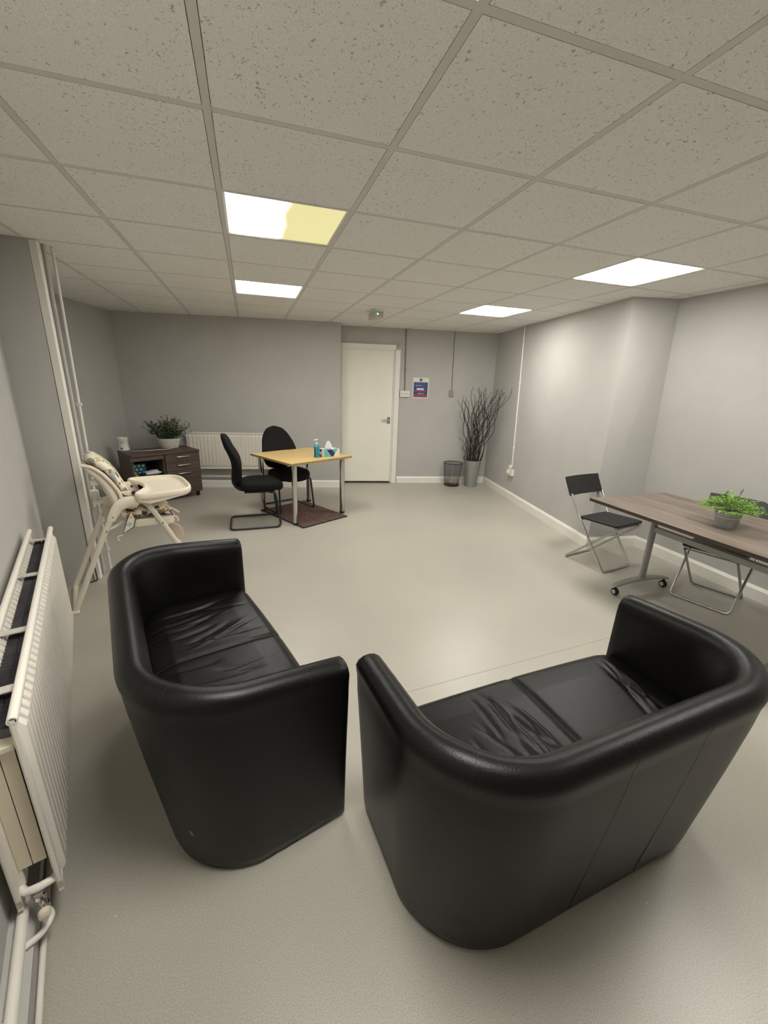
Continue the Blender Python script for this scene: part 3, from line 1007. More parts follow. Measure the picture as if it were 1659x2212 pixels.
# conduit and socket on the right wall
RW0 = Vector((3.73, 5.99)); RWd = (Vector((3.25, 3.13)) - RW0).normalized(); RWn = Vector((RWd.y, -RWd.x))
RROT = atan2(RWd.y, RWd.x)
def rwall(s, out, z):
    p = RW0 + RWd * s + RWn * out
    return (p.x, p.y, z)
def rtop(s, out, z):
    return rwall(s, out, z)
conduit('wall_conduit', 'white conduit running down the right wall to the low socket', rwall(1.03, 0.012, 0.47), rtop(0.90, 0.014, CEIL - 0.002), 0.02, 'plastic_white', RROT, (0.15, 0.62))
p = rwall(1.02, 0, 0.40)
t = thing('wall_socket', 'white double socket with plug low on the right wall under the conduit', 'socket', p, RROT)
mb = MB(); mb.box((0, -0.018, 0), (0.15, 0.036, 0.09)); mb.build('back_box', 'plastic_white', t, bevel=0.004)
mb = MB(); mb.box((-0.03, -0.05, 0), (0.045, 0.03, 0.045)); mb.build('plug', 'plastic_white', t, bevel=0.008)
mb = MB(); mb.box((-0.035, -0.018, 0.075), (0.05, 0.03, 0.05)); mb.build('junction_cover', 'plastic_white', t, bevel=0.004)
# services on the left column
conduit('pipe_trunking', 'wide pale trunking running up the corner of the left column', (-1.240, 3.525, 0.0), (-1.228, 3.497, CEIL - 0.002), 0.045, 'white', 0, (), True)
conduit('wall_conduit', 'grey pipe just behind the pale trunking on the left column', (-1.222, 3.60, 0.0), (-1.207, 3.575, CEIL - 0.002), 0.024, 'wall', 0)
conduit('wall_conduit', 'thin white conduit furthest right on the left column', (-1.205, 3.665, 0.62), (-1.18, 3.64, CEIL - 0.002), 0.018, 'plastic_white', 0, (0.42,))
conduit('wall_conduit', 'short lower white conduit below the socket on the left column', (-1.188, 3.66, 0.02), (-1.195, 3.66, 0.58), 0.022, 'plastic_white', 0, (0.3, 0.75))
mb = MB(); mb.tube(fillet([(-1.232, 3.47, 0.13), (-1.228, 3.465, 0.008), (-1.30, 3.44, 0.006)], 0.01), 0.004, 8)
tag(mb.build('cable', 'rubber', smooth=True), 'short black cable end on the floor at the foot of the left column', 'cable')
t = thing('wall_socket', 'white socket with a plug behind the high chair, by the left column', 'socket', (-1.20, 3.63, 0.66), radians(10))
mb = MB(); mb.box((0.0, 0.0, 0), (0.055, 0.05, 0.085)); mb.build('back_box', 'plastic_white', t, bevel=0.004)
mb = MB(); mb.box((0.047, -0.02, 0.0), (0.04, 0.035, 0.075)); mb.build('plug', 'plastic_white', t, bevel=0.01)
mb = MB(); mb.box((0.13, 0.09, 0.04), (0.02, 0.24, 0.06), Matrix.Rotation(-0.9, 4, 'Z')); mb.build('trunking', 'wire_grey', t, bevel=0.003)

# ------------------------------------------------------------------ beech desk
Cd = [Vector((-0.01, 5.127)), Vector((0.366, 4.375)), Vector((1.131, 4.795))]
ctr = (Cd[0] + Cd[2]) / 2
drot = atan2(0.42, 0.765)
desk = thing('desk', 'square beech desk with four chrome legs in the middle of the room', 'desk', (ctr.x, ctr.y, 0), drot)
mb = MB(); mb.box((0, 0, 0.7075), (0.87, 0.835, 0.0245)); mb.build('desk_top', 'beech', desk, bevel=0.003)
mb = MB()
for sx, sy, w, d in ((0, 0.4185, 0.876, 0.002), (0, -0.4185, 0.876, 0.002), (0.436, 0, 0.002, 0.836), (-0.436, 0, 0.002, 0.836)):
    mb.box((sx, sy, 0.7075), (w, d, 0.023))
mb.build('edge_band', 'beech_edge', desk)
for sx in (-1, 1):
    for sy in (-1, 1):
        x, y = sx * 0.345, sy * 0.345
        mb = MB(); mb.lathe([(0.028, 0.022), (0.030, 0.026), (0.030, 0.695)], 24, (x, y, 0)); lg = mb.build('leg', 'chrome', desk, smooth=True)
        mb = MB(); mb.lathe([(0.026, 0.0), (0.031, 0.003), (0.031, 0.024), (0.028, 0.026)], 24, (x, y, 0)); mb.build('foot', 'rubber', lg, smooth=True)
# doormat under the desk
m_c = Vector((0.488, 4.341)); mu = Vector((cos(drot), sin(drot))); mv = Vector((-sin(drot), cos(drot)))
cc = m_c + mu * 0.33 + mv * 0.45
t = thing('doormat', 'worn brown doormat lying under the beech desk', 'mat', (cc.x, cc.y, 0), drot)
mb = MB(); mb.prism(rrect(0.66, 0.90, 0.01), 0.001, 0.007); mb.build('mat_backing', 'rubber', t)
mb = MB(); mb.prism(rrect(0.63, 0.87, 0.01), 0.007, 0.010); mb.build('mat_pile', 'mat', t)

# items on the desk
t = thing('tissue_box', 'white, navy and turquoise tissue box on the beech desk', 'tissue box', (0.875, 4.835, 0.72), radians(20))
mb = MB(); mb.box((0, 0, 0.0435), (0.215, 0.12, 0.087)); mb.build('carton', 'card_white', t, bevel=0.002)
def tri_set(name, polys, m):
    mb = MB()
    for side, pts in polys:
        if side == 'f': vs = [(x * 0.2135 - 0.10675, -0.0606, z * 0.085 + 0.001) for x, z in pts]
        elif side == 't': vs = [(x * 0.2135 - 0.10675, z * 0.118 - 0.059, 0.0876) for x, z in pts]
        else: vs = [(-0.1081, -x * 0.118 + 0.059, z * 0.085 + 0.001) for x, z in pts]
        mb.add(vs, [tuple(range(len(vs)))])
    mb.build(name, m, t)
tri_set('turquoise_print', [('f', [(0.01, 0.02), (0.44, 0.02), (0.13, 1.0), (0.01, 1.0)]), ('f', [(0.50, 1), (0.90, 1), (0.72, 0.52)]), ('t', [(0.0, 0), (0.2, 0), (0.0, 0.5)]), ('t', [(0.55, 0), (0.95, 0), (0.95, 0.7)])], 'teal_light')
tri_set('navy_print', [('f', [(0.17, 0.98), (0.50, 1.0), (0.72, 0.45), (0.60, 0.02), (0.46, 0.02)]), ('t', [(0.15, 0.05), (0.5, 0.0), (0.55, 0.35), (0.1, 0.5)]), ('s', [(0.05, 1), (0.75, 1), (0.35, 0.55)]), ('s', [(0.0, 0.02), (0.55, 0.02), (0.2, 0.35)])], 'navy')
mb = MB()
rings = []
for k in range(9):
    f = k / 8
    w, d = 0.048 * (1 - 0.62 * f ** 1.6), 0.020 * (1 - 0.5 * f)
    rings.append([((w * (1 + 0.16 * sin(3 * a_ + 2 * f)) * cos(a_)) - 0.012 * f - 0.004, d * (1 + 0.3 * sin(5 * a_ + f)) * sin(a_), 0.086 + 0.085 * f + 0.006 * sin(2 * a_) * f) for a_ in [2 * pi * j / 24 for j in range(24)]])
mb.loft(rings); mb.build('tissue', 'tissue', t, smooth=True)
t = thing('sanitiser_bottle', 'blue hand sanitiser pump bottle beside the tissue box', 'bottle', (0.715, 4.765, 0.72), radians(25))
mb = MB(); mb.lathe([(0.028, 0.0), (0.034, 0.004), (0.034, 0.118), (0.028, 0.135), (0.013, 0.146), (0.013, 0.150)], 24, sx=1.0); mb.build('bottle_body', 'gel', t, smooth=True)
mb = MB()
pts = [(0.0346 * cos(a_), 0.0346 * sin(a_)) for a_ in [pi * 1.02 + k * 0.55 / 6 for k in range(7)]]
mb.add([(x, y, 0.012) for x, y in pts] + [(x, y, 0.112) for x, y in pts], [(i, i + 1, 8 + i, 7 + i) for i in range(6)]); mb.build('front_label', 'label_dark', t, smooth=True)
mb = MB()
pts = [(0.0347 * cos(a_), 0.0347 * sin(a_)) for a_ in [pi * 0.8 + k * 0.62 / 6 for k in range(7)]]
mb.add([(x, y, 0.012) for x, y in pts] + [(x, y, 0.112) for x, y in pts], [(i, i + 1, 8 + i, 7 + i) for i in range(6)]); mb.build('back_label', 'card_white', t, smooth=True)
mb = MB(); mb.lathe([(0.016, 0.146), (0.018, 0.150), (0.018, 0.166), (0.006, 0.172), (0.006, 0.196), (0.012, 0.198), (0.012, 0.206), (0.0, 0.208)], 20)
mb.tube([(0, 0, 0.202), (-0.03, -0.01, 0.203), (-0.036, -0.012, 0.196)], 0.0055, 8); mb.tube([(0, 0, 0.202), (0.022, 0.008, 0.200)], 0.007, 8)
mb.build('pump', 'clear_cap', t, smooth=True)

# ------------------------------------------------------------------ cantilever office chairs
def make_office_chair(label, loc, rz):
    """faces +x"""
    t = thing('office_chair', label, 'chair', loc, rz, 'black fabric cantilever chairs at the beech desk')
    mb = MB()
    pts = fillet([(0.16, 0.19, 0.40), (0.22, 0.22, 0.40), (0.265, 0.238, 0.012), (-0.265, 0.238, 0.012), (-0.265, -0.238, 0.012), (0.265, -0.238, 0.012), (0.22, -0.22, 0.40), (0.16, -0.19, 0.40)], 0.06, 7)
    mb.tube(pts, 0.011, 12); mb.build('sled_frame', 'black_metal', t, smooth=True)
    mb = MB(); mb.box((0.05, 0, 0.405), (0.30, 0.40, 0.016)); mb.build('seat_plate', 'black_metal', t, bevel=0.004)
    # seat
    mb = MB()
    rings = []
    for z, k in ((0.412, 0.86), (0.418, 0.95), (0.440, 1.0), (0.468, 1.0), (0.488, 0.965), (0.502, 0.88), (0.508, 0.7), (0.509, 0.4), (0.508, 0.08)):
        rg = []
        for j in range(40):
            a_ = 2 * pi * j / 40
            ca, sa = cos(a_), sin(a_)
            e = 0.72
            x = 0.235 * k * (abs(ca) ** e) * (1 if ca >= 0 else -1)
            y = 0.235 * k * (abs(sa) ** e) * (1 if sa >= 0 else -1) * (1 - 0.06 * ca)
            zz = z - 0.022 * max(0, (x - 0.10) / 0.13) ** 2 + 0.006 * (abs(y) / 0.23) ** 2
            rg.append((x + 0.085, y, zz))
        rings.append(rg)
    mb.loft(rings); mb.build('seat', 'black_fabric', t, smooth=True, angle=0)
    # backrest: tall rounded shape, wider below its middle
    mb = MB()
    prof = [(0.0, 0.03), (0.03, 0.14), (0.08, 0.195), (0.16, 0.232), (0.26, 0.235), (0.36, 0.21), (0.44, 0.175), (0.50, 0.13), (0.535, 0.08), (0.548, 0.02)]
    def halfw(h):
        for (h0, w0), (h1, w1) in zip(prof, prof[1:]):
            if h <= h1: return w0 + (w1 - w0) * (h - h0) / (h1 - h0)
        return 0.02
    rows = [k / 26 * 0.548 for k in range(27)]
    rings = []
    for h in rows:
        w = max(0.012, halfw(h))
        xm = -0.175 - 0.055 * (h / 0.55) - 0.11 * max(0, h / 0.55 - 0.45) ** 1.5 + 0.03 * sin(pi * min(1, h / 0.4)) * 0.9
        edge = min(1, min(h, 0.548 - h) / 0.07)
        th = 0.022 + 0.026 * sqrt(max(0, edge)) * (1.15 - 0.5 * h / 0.548)
        rg = []
        for j in range(28):
            a_ = 2 * pi * j / 28
            y = w * (abs(cos(a_)) ** 0.7) * (1 if cos(a_) >= 0 else -1)
            x = th * (abs(sin(a_)) ** 0.8) * (1 if sin(a_) >= 0 else -1)
            rg.append((xm + x + 0.035 * (y / 0.235) ** 2, y, 0.480 + h * 0.965))
        rings.append(rg)
    mb.loft(rings); mb.build('backrest', 'black_fabric', t, smooth=True, angle=0)
    mb = MB()
    mb.tube(fillet([(0.02, 0, 0.40), (-0.14, 0, 0.395), (-0.205, 0, 0.47), (-0.19, 0, 0.60)], 0.06, 8), 0.026, 12, flat=(1.0,))
    for k in range(9):
        z = 0.42 + k * 0.016
        mb.lathe([(0.024, 0), (0.032, 0.005), (0.024, 0.011)], 14, (-0.165 - 0.004 * k, 0, z))
    mb.build('back_stem', 'black_plastic', t, smooth=True, angle=50)
    return t
make_office_chair('black fabric office chair in profile left of the beech desk, facing right', (-0.01, 4.67, 0), radians(1))
make_office_chair('black fabric office chair behind the beech desk, seen from the front', (0.39, 5.2, 0), atan2(-0.91, 0.41))

# ------------------------------------------------------------------ dark cabinet in the far left corner
cab = thing('storage_cabinet', 'dark walnut cabinet on castors with open shelf and three drawers', 'cabinet', (-1.157, 5.99, 0), atan2(0.505, 0.863))
CW, CD, CH = 0.83, 0.50, 0.64
def cpart(name, boxes, m, parent=cab, bevel=0.002):
    mb = MB()
    for c_, d_ in boxes: mb.box(c_, d_)
    return mb.build(name, m, parent, bevel=bevel)
cpart('cabinet_top', [((0, 0, CH - 0.0125), (CW, CD, 0.025))], 'walnut')
z0 = 0.075
hgt = CH - 0.025 - z0
cpart('carcass', [((-CW / 2 + 0.012, 0.005, z0 + hgt / 2), (0.02, CD - 0.02, hgt)), ((CW / 2 - 0.012, 0.005, z0 + hgt / 2), (0.02, CD - 0.02, hgt)),
                  ((0.0, CD / 2 - 0.015, z0 + hgt / 2), (CW - 0.04, 0.012, hgt)), ((0, 0.005, z0 + 0.01), (CW - 0.03, CD - 0.02, 0.02)),
                  ((-0.045, 0.005, z0 + hgt / 2), (0.02, CD - 0.03, hgt)), ((-0.23, -0.0, 0.345), (0.36, CD - 0.04, 0.018))], 'walnut')
cpart('cupboard_door', [((-0.235, -CD / 2 + 0.008, 0.212), (0.385, 0.018, 0.248))], 'walnut')
cpart('top_rail', [((-0.235, -CD / 2 + 0.008, 0.585), (0.385, 0.018, 0.045))], 'walnut')
for z, h in ((0.555, 0.108), (0.445, 0.106), (0.337, 0.106), (0.180, 0.20)):
    d_ = cpart('drawer', [((0.185, -CD / 2 + 0.008, z), (0.436, 0.018, h))], 'walnut')
    if h < 0.15:
        mb = MB(); mb.tube(bez([(0.10, -CD / 2 - 0.002, z + 0.018), (0.115, -CD / 2 - 0.022, z + 0.018), (0.185, -CD / 2 - 0.030, z + 0.020), (0.255, -CD / 2 - 0.022, z + 0.018), (0.27, -CD / 2 - 0.002, z + 0.018)], 5), 0.0075, 10)
        mb.build('drawer_handle', 'steel', d_, smooth=True)
for x in (-0.36, 0.36):
    for y in (-0.19, 0.19):
        mb = MB(); mb.lathe([(0.0, -0.012), (0.024, -0.012), (0.027, -0.006), (0.027, 0.006), (0.024, 0.012), (0, 0.012)], 18, T=Matrix.Translation((x, y, 0.0275)) @ Matrix.Rotation(pi / 2, 4, 'X'))
        mb.box((x, y, 0.062), (0.045, 0.045, 0.024)); mb.box((x, y + 0.016, 0.045), (0.03, 0.004, 0.04)); mb.box((x, y - 0.016, 0.045), (0.03, 0.004, 0.04))
        mb.build('castor', 'rubber', cab, smooth=True, angle=40)
def cab_pt(x, y, z):
    r_ = cab.rotation_euler.z
    return (cab.location.x + x * cos(r_) - y * sin(r_), cab.location.y + x * sin(r_) + y * cos(r_), z)
crz = cab.rotation_euler.z
t = thing('wipes_box', 'teal card box with white spots inside the cabinet shelf', 'box', cab_pt(-0.30, 0.02, 0.354), crz)
mb = MB(); mb.box((0, 0, 0.07), (0.20, 0.12, 0.14)); mb.build('carton', 'teal', t, bevel=0.002)
rn = random.Random(5)
for i in range(4):
    for k in range(3):
        x, z = -0.075 + i * 0.05 + (0.02 if k % 2 else 0) - 0.005, 0.025 + k * 0.045
        if abs(x) > 0.088: continue
        mb = MB(); mb.lathe([(0, 0), (0.013, 0), (0.013, 0.0005), (0, 0.0005)], 10, T=Matrix.Translation((x, -0.0603, z)) @ Matrix.Rotation(pi / 2, 4, 'X'))
        mb.build('white_spot', 'card_white', t)
def pillow(mb, w, d, h, nx=14, ny=8, seed=1, amp=0.1):
    rn = random.Random(seed)
    g = []
    for sgn in (1, -1):
        for i in range(nx + 1):
            for j in range(ny + 1):
                u, v = i / nx * 2 - 1, j / ny * 2 - 1
                k = (1 - abs(u) ** 3) * (1 - abs(v) ** 3)
                g.append((u * w / 2, v * d / 2, h / 2 + sgn * h / 2 * k * (1 + amp * rn.uniform(-1, 1))))
    n1 = (nx + 1) * (ny + 1)
    fs = []
    for b_ in (0, n1):
        for i in range(nx):
            for j in range(ny):
                a_ = b_ + i * (ny + 1) + j
                fs.append((a_, a_ + ny + 1, a_ + ny + 2, a_ + 1))
    mb.add(g, fs)
t = thing('wipes_pack', 'crinkled white packet lying at the front of the cabinet shelf', 'packet', cab_pt(-0.165, -0.14, 0.354), crz + 0.12)
mb = MB(); pillow(mb, 0.21, 0.12, 0.06, seed=4, amp=0.25); mb.build('film_pack', 'film_white', t, smooth=True, angle=60)
mb = MB(); mb.box((0.02, -0.0, 0.061), (0.09, 0.05, 0.002)); mb.build('seal_flap', 'card_white', t)
t = thing('navy_packet', 'small navy packet beside the white packet in the cabinet', 'packet', cab_pt(-0.275, -0.145, 0.354), crz + 0.3)
mb = MB(); pillow(mb, 0.085, 0.12, 0.045, seed=7); mb.build('film_pack', 'navy_dark', t, smooth=True, angle=60)
t = thing('yellow_tube', 'short yellow-capped tube lying left of the navy packet in the cabinet', 'tube', cab_pt(-0.345, -0.15, 0.354), crz - 0.5)
mb = MB(); mb.tube([(0, 0.07, 0.018), (0, -0.03, 0.018)], 0.0175, 16); mb.build('tube_body', 'hc_piping', t, smooth=True)
mb = MB(); mb.tube([(0, -0.03, 0.018), (0, -0.055, 0.018)], 0.018, 16); mb.build('cap', 'yellow', t, smooth=True)

# things standing on the cabinet
t = thing('bottle_warmer', 'white cylindrical bottle warmer with a dial on the cabinet top', 'bottle warmer', (-1.565, 6.02, CH), crz)
mb = MB(); mb.lathe([(0.062, 0.0), (0.066, 0.004), (0.064, 0.02), (0.056, 0.05), (0.056, 0.135), (0.060, 0.14), (0.060, 0.158), (0.054, 0.162), (0.050, 0.15)], 32); mb.build('warmer_body', 'plastic_white', t, smooth=True)
mb = MB(); mb.lathe([(0.0, 0.0), (0.013, 0.0), (0.012, 0.010), (0.0, 0.011)], 16, T=Matrix.Rotation(-0.75, 4, 'Z') @ Matrix.Translation((0.004, -0.057, 0.03)) @ Matrix.Rotation(pi / 2, 4, 'X')); mb.build('dial', 'wood_dial', t, smooth=True)
mb = MB()
for k in range(6): mb.box((-0.018 + k * 0.0065, -0.0585, 0.108), (0.004, 0.002, 0.006), Matrix.Rotation(-0.5, 4, 'Z'))
mb.build('lettering', 'plastic_grey', t)
mb = MB()
q = [cab_pt(*p_) for p_ in [(-0.30, 0.12, CH + 0.003), (-0.22, 0.07, CH + 0.003), (-0.12, 0.02, CH + 0.003), (-0.03, 0.015, CH + 0.003), (0.05, 0.0, CH + 0.003), (0.14, 0.02, CH + 0.003), (0.20, 0.07, CH + 0.003), (0.24, 0.11, CH + 0.012)]]
mb.tube(bez(q, 6), 0.0028, 8)
tag(mb.build('power_cord', 'plastic_white', smooth=True), 'thin white power cord running across the cabinet top', 'cord')

def leaf_quads(mb, p, d, up, ln, w):
    d = Vector(d).normalized(); s = d.cross(Vector(up))
    if s.length < 1e-4: s = d.orthogonal()
    s.normalize(); n = s.cross(d)
    p = Vector(p)
    a_, b_, c_ = p, p + d * ln * 0.5, p + d * ln - n * ln * 0.18
    mb.add([a_, b_ + s * w / 2 + n * w * 0.12, c_, b_ - s * w / 2 + n * w * 0.12, b_ - n * w * 0.05], [(0, 1, 4), (1, 2, 4), (2, 3, 4), (3, 0, 4)])
# rose planter
pp = cab_pt(0.185, 0.135, CH)
t = thing('rose_planter', 'white oval planter of artificial red roses on the cabinet', 'potted plant', pp, radians(4))
mb = MB(); mb.lathe([(0.055, 0.0), (0.058, 0.003), (0.078, 0.12), (0.080, 0.125), (0.075, 0.125), (0.072, 0.11)], 40, sx=1.85); mb.build('planter', 'pot_white', t, smooth=True)
mb = MB(); mb.lathe([(0.0, 0.108), (0.073, 0.11)], 32, sx=1.8, cap=False); mb.build('soil', 'soil', t)
rn = random.Random(21)
stems = MB(); lv = MB(); lg_ = MB(); heads = []
for k in range(110):
    a_ = rn.uniform(0, 2 * pi); rad = sqrt(rn.uniform(0, 1))
    base = Vector((0.10 * rad * cos(a_), 0.05 * rad * sin(a_), 0.11))
    hh = rn.uniform(0.09, 0.31) * (1.15 - 0.35 * rad)
    tip = Vector((base.x + 0.215 * rad * cos(a_) + rn.uniform(-0.03, 0.03), base.y + 0.10 * rad * sin(a_) + rn.uniform(-0.03, 0.03), 0.11 + hh))
    mid = (base + tip) / 2 + Vector((0, 0, 0.02))
    pts = bez([base, mid, tip], 4)
    stems.tube(pts, 0.0016, 5)
    for j in range(9):
        f = rn.uniform(0.25, 1.0)
        q = pts[min(len(pts) - 1, int(f * (len(pts) - 1)))]
        d = Vector((rn.uniform(-1, 1), rn.uniform(-1, 1), rn.uniform(-0.4, 0.8)))
        leaf_quads(lg_ if (k % 6 == 0) else lv, q, d, (0, 0, 1), rn.uniform(0.030, 0.056), rn.uniform(0.016, 0.028))
    heads.append(tip)
stems.build('stems', 'leaf', t); lv.build('foliage', 'leaf', t); lg_.build('grey_foliage', 'leaf_grey', t)
heads.sort(key=lambda v: -v.z)
for i, (dx, dz, rr_) in enumerate(((0.085, 0.375, 0.020), (0.015, 0.335, 0.020), (-0.02, 0.315, 0.024), (0.055, 0.35, 0.012), (-0.085, 0.29, 0.012))):
    mb = MB()
    for s_ in range(3):
        r1 = rr_ * (1 - 0.22 * s_)
        mb.lathe([(0.001, -r1 * 0.6), (r1 * 0.8, -r1 * 0.3), (r1, 0.1 * r1), (r1 * 0.8, r1 * 0.6), (r1 * 0.5, r1 * 0.5)], 9, (dx, -0.03, dz + s_ * 0.003))
    mb.build('rose', 'flower_red', t, smooth=True)
    mb = MB(); mb.tube([(dx * 0.5, -0.02, 0.13), (dx, -0.03, dz)], 0.0014, 5); mb.build('rose_stem', 'leaf', t)
for dx, dz in ((-0.095, 0.19), (-0.055, 0.205), (-0.16, 0.21)):
    mb = MB(); mb.lathe([(0.001, -0.006), (0.010, 0), (0.009, 0.006), (0.003, 0.004)], 8, (dx, -0.055, dz)); mb.build('pale_flower', 'flower_white', t, smooth=True)

# ------------------------------------------------------------------ high chair
hc = thing('high_chair', 'cream baby high chair with patterned seat pad and tray', 'high chair', (-1.215, 2.973, 0), atan2(0.31, 0.95))
HWd = 0.42
def yz(pts, y): return [(s_, y, z_) for s_, z_ in pts]
for y in (0.0, HWd):
    mb = MB(); mb.tube(bez(yz([(0.0, 0.018), (0.05, 0.125), (0.10, 0.235), (0.202, 0.46), (0.29, 0.635), (0.318, 0.68)], y), 4), 0.0185, 14, flat=(0.75,)); lg = mb.build('rear_leg', 'hc_tube', hc, smooth=True)
    for s_, z_ in ((0.252, 0.552), (0.300, 0.645)):
        mb = MB(); mb.lathe([(0.0, 0.0), (0.007, 0.0), (0.005, 0.004), (0, 0.005)], 10, T=Matrix.Translation((s_, y - 0.014, z_)) @ Matrix.Rotation(pi / 2, 4, 'X')); mb.build('rivet', 'chrome', lg, smooth=True)
    mb = MB(); mb.tube(bez(yz([(0.455, 0.745), (0.517, 0.695), (0.597, 0.546), (0.663, 0.40), (0.75, 0.21), (0.835, 0.02)], y + (0.028 if y == 0 else -0.028)), 5), 0.018, 14, flat=(0.75,)); lg = mb.build('front_leg', 'hc_tube', hc, smooth=True)
    mb = MB(); mb.lathe([(0.0, 0.0), (0.007, 0.0), (0.005, 0.004), (0, 0.005)], 10, T=Matrix.Translation((0.597, y + (0.028 if y == 0 else -0.028) - 0.014, 0.546)) @ Matrix.Rotation(pi / 2, 4, 'X')); mb.build('rivet', 'chrome', lg, smooth=True)
    # plastic elbow hub
    mb = MB(); mb.tube(bez(yz([(0.287, 0.622), (0.312, 0.668), (0.345, 0.712), (0.39, 0.735), (0.435, 0.735), (0.462, 0.722)], y), 5), [0.024 + 0.015 * min(1, k / 12) for k in range(26)], 16, flat=(0.65,)); mb.build('arm_hub', 'hc_plastic', hc, smooth=True)
mb = MB(); mb.tube([(0.0, -0.012, 0.018), (0.0, HWd + 0.012, 0.018)], 0.0175, 14); mb.build('rear_foot_bar', 'hc_tube', hc, smooth=True)
mb = MB(); mb.tube([(0.835, 0.0, 0.02), (0.835, HWd, 0.02)], 0.0175, 14); mb.build('front_foot_bar', 'hc_tube', hc, smooth=True)
mb = MB(); mb.box((-0.002, -0.008, 0.012), (0.05, 0.03, 0.022)); mb.build('foot_cap', 'hc_plastic', hc, bevel=0.005)
# backrest shell
def loft_back(front, rearc, y0, y1, n=20, e=0.6, m=26):
    fr, rc = bez([(a_, 0, b_) for a_, b_ in front], 6), bez([(a_, 0, b_) for a_, b_ in rearc], 6)
    rings = []
    for k in range(n):
        f = k / (n - 1)
        i = f * (len(fr) - 1); A_ = fr[int(i)].lerp(fr[min(int(i) + 1, len(fr) - 1)], i % 1)
        i = f * (len(rc) - 1); B_ = rc[int(i)].lerp(rc[min(int(i) + 1, len(rc) - 1)], i % 1)
        C_ = (A_ + B_) / 2; V_ = (A_ - B_) / 2
        tp = 1 - 0.55 * max(0, (0.12 - f) / 0.12) ** 2
        rg = []
        for j in range(m):
            a_ = 2 * pi * j / m
            cy = (abs(cos(a_)) ** e) * (1 if cos(a_) > 0 else -1); sx_ = (abs(sin(a_)) ** 0.8) * (1 if sin(a_) > 0 else -1)
            y = (y0 + y1) / 2 + (y1 - y0) / 2 * tp * cy
            q = C_ + V_ * sx_
            rg.append((q.x, y, q.z))
        rings.append(rg)
    return rings
mb = MB()
mb.loft(loft_back([(0.195, 1.005), (0.235, 0.982), (0.29, 0.928), (0.340, 0.848), (0.366, 0.784), (0.376, 0.70), (0.40, 0.61)], [(0.185, 0.985), (0.20, 0.945), (0.235, 0.895), (0.262, 0.845), (0.285, 0.775), (0.315, 0.70), (0.345, 0.62)], 0.045, HWd - 0.045))
mb.build('back_shell', 'hc_plastic', hc, smooth=True, angle=0)
mb = MB()
mb.tube(bez(yz([(0.180, 1.000), (0.232, 0.983), (0.288, 0.930), (0.338, 0.850), (0.366, 0.784), (0.374, 0.70)], 0.045), 5), 0.012, 10); mb.build('shell_rim', 'hc_plastic', hc, smooth=True)
mb = MB()
mb.loft(loft_back([(0.226, 1.058), (0.262, 1.048), (0.31, 1.012), (0.36, 0.945), (0.398, 0.860), (0.425, 0.785), (0.45, 0.69)], [(0.200, 1.030), (0.215, 1.005), (0.25, 0.975), (0.30, 0.925), (0.345, 0.850), (0.372, 0.78), (0.395, 0.68)], 0.055, HWd - 0.055))
pad = mb.build('back_pad', 'print', hc, smooth=True, angle=0)
mb = MB(); mb.box((0.225, 0.058, 1.002), (0.03, 0.006, 0.010), Matrix.Identity(4)); mb.build('pad_tag', 'hc_piping', pad)
mb = MB(); mb.tube(bez([(0.365, 0.052, 0.80), (0.392, 0.048, 0.772), (0.43, 0.05, 0.762), (0.45, 0.05, 0.765)], 5), 0.004, 8); mb.build('pad_piping', 'hc_piping', pad, smooth=True)
# side wing of the pad with a buckle
mb = MB(); mb.loft([[(0.36, y, 0.80), (0.45, y, 0.80), (0.47, y, 0.76), (0.45, y, 0.66), (0.38, y, 0.68)] for y in (0.050, 0.066)]); mb.build('pad_wing', 'print', hc, bevel=0.006)
mb = MB(); mb.loft([[(0.36, y, 0.80), (0.45, y, 0.80), (0.47, y, 0.76), (0.45, y, 0.66), (0.38, y, 0.68)] for y in (HWd - 0.066, HWd - 0.050)]); mb.build('pad_wing', 'print', hc, bevel=0.006)
mb = MB(); mb.box((0.446, 0.045, 0.787), (0.020, 0.008, 0.026)); mb.build('buckle', 'label_dark', hc, bevel=0.004)
# seat
mb = MB(); mb.prism(rrect(0.30, HWd - 0.10, 0.05), 0.525, 0.585, Matrix.Translation((0.52, HWd / 2, 0)) @ Matrix.Rotation(0.04, 4, 'Y')); mb.build('seat_base', 'hc_plastic', hc, bevel=0.012)
mb = MB(); pillow(mb, 0.30, HWd - 0.11, 0.10, 16, 12, 3, 0.05); o = mb.build('seat_pad', 'print', hc, smooth=True, angle=60); o.location = (0.53, HWd / 2, 0.575)
mb = MB(); pts = [(0.40, 0.052, 0.602), (0.46, 0.048, 0.600), (0.53, 0.047, 0.598), (0.60, 0.048, 0.597), (0.66, 0.056, 0.592)]; mb.tube(bez(pts, 4), 0.004, 8); mb.build('pad_piping', 'hc_piping', o, smooth=True).matrix_parent_inverse = Matrix.Translation((-0.53, -HWd / 2, -0.575))
mb = MB(); mb.loft([[(0.56, 0.09, 0.655), (0.635, 0.075, 0.635), (0.66, 0.08, 0.585), (0.675, 0.08, 0.555)], [(0.56, HWd - 0.09, 0.655), (0.635, HWd - 0.075, 0.635), (0.66, HWd - 0.08, 0.585), (0.675, HWd - 0.08, 0.555)]]); mb.build('front_flap', 'print', hc, bevel=0.01)
mb = MB(); mb.tube([(0.66, 0.075, 0.62), (0.682, 0.073, 0.56)], 0.004, 8); mb.tube([(0.682, 0.073, 0.562), (0.60, 0.062, 0.565)], 0.0035, 8); mb.build('flap_piping', 'hc_piping', hc, smooth=True)
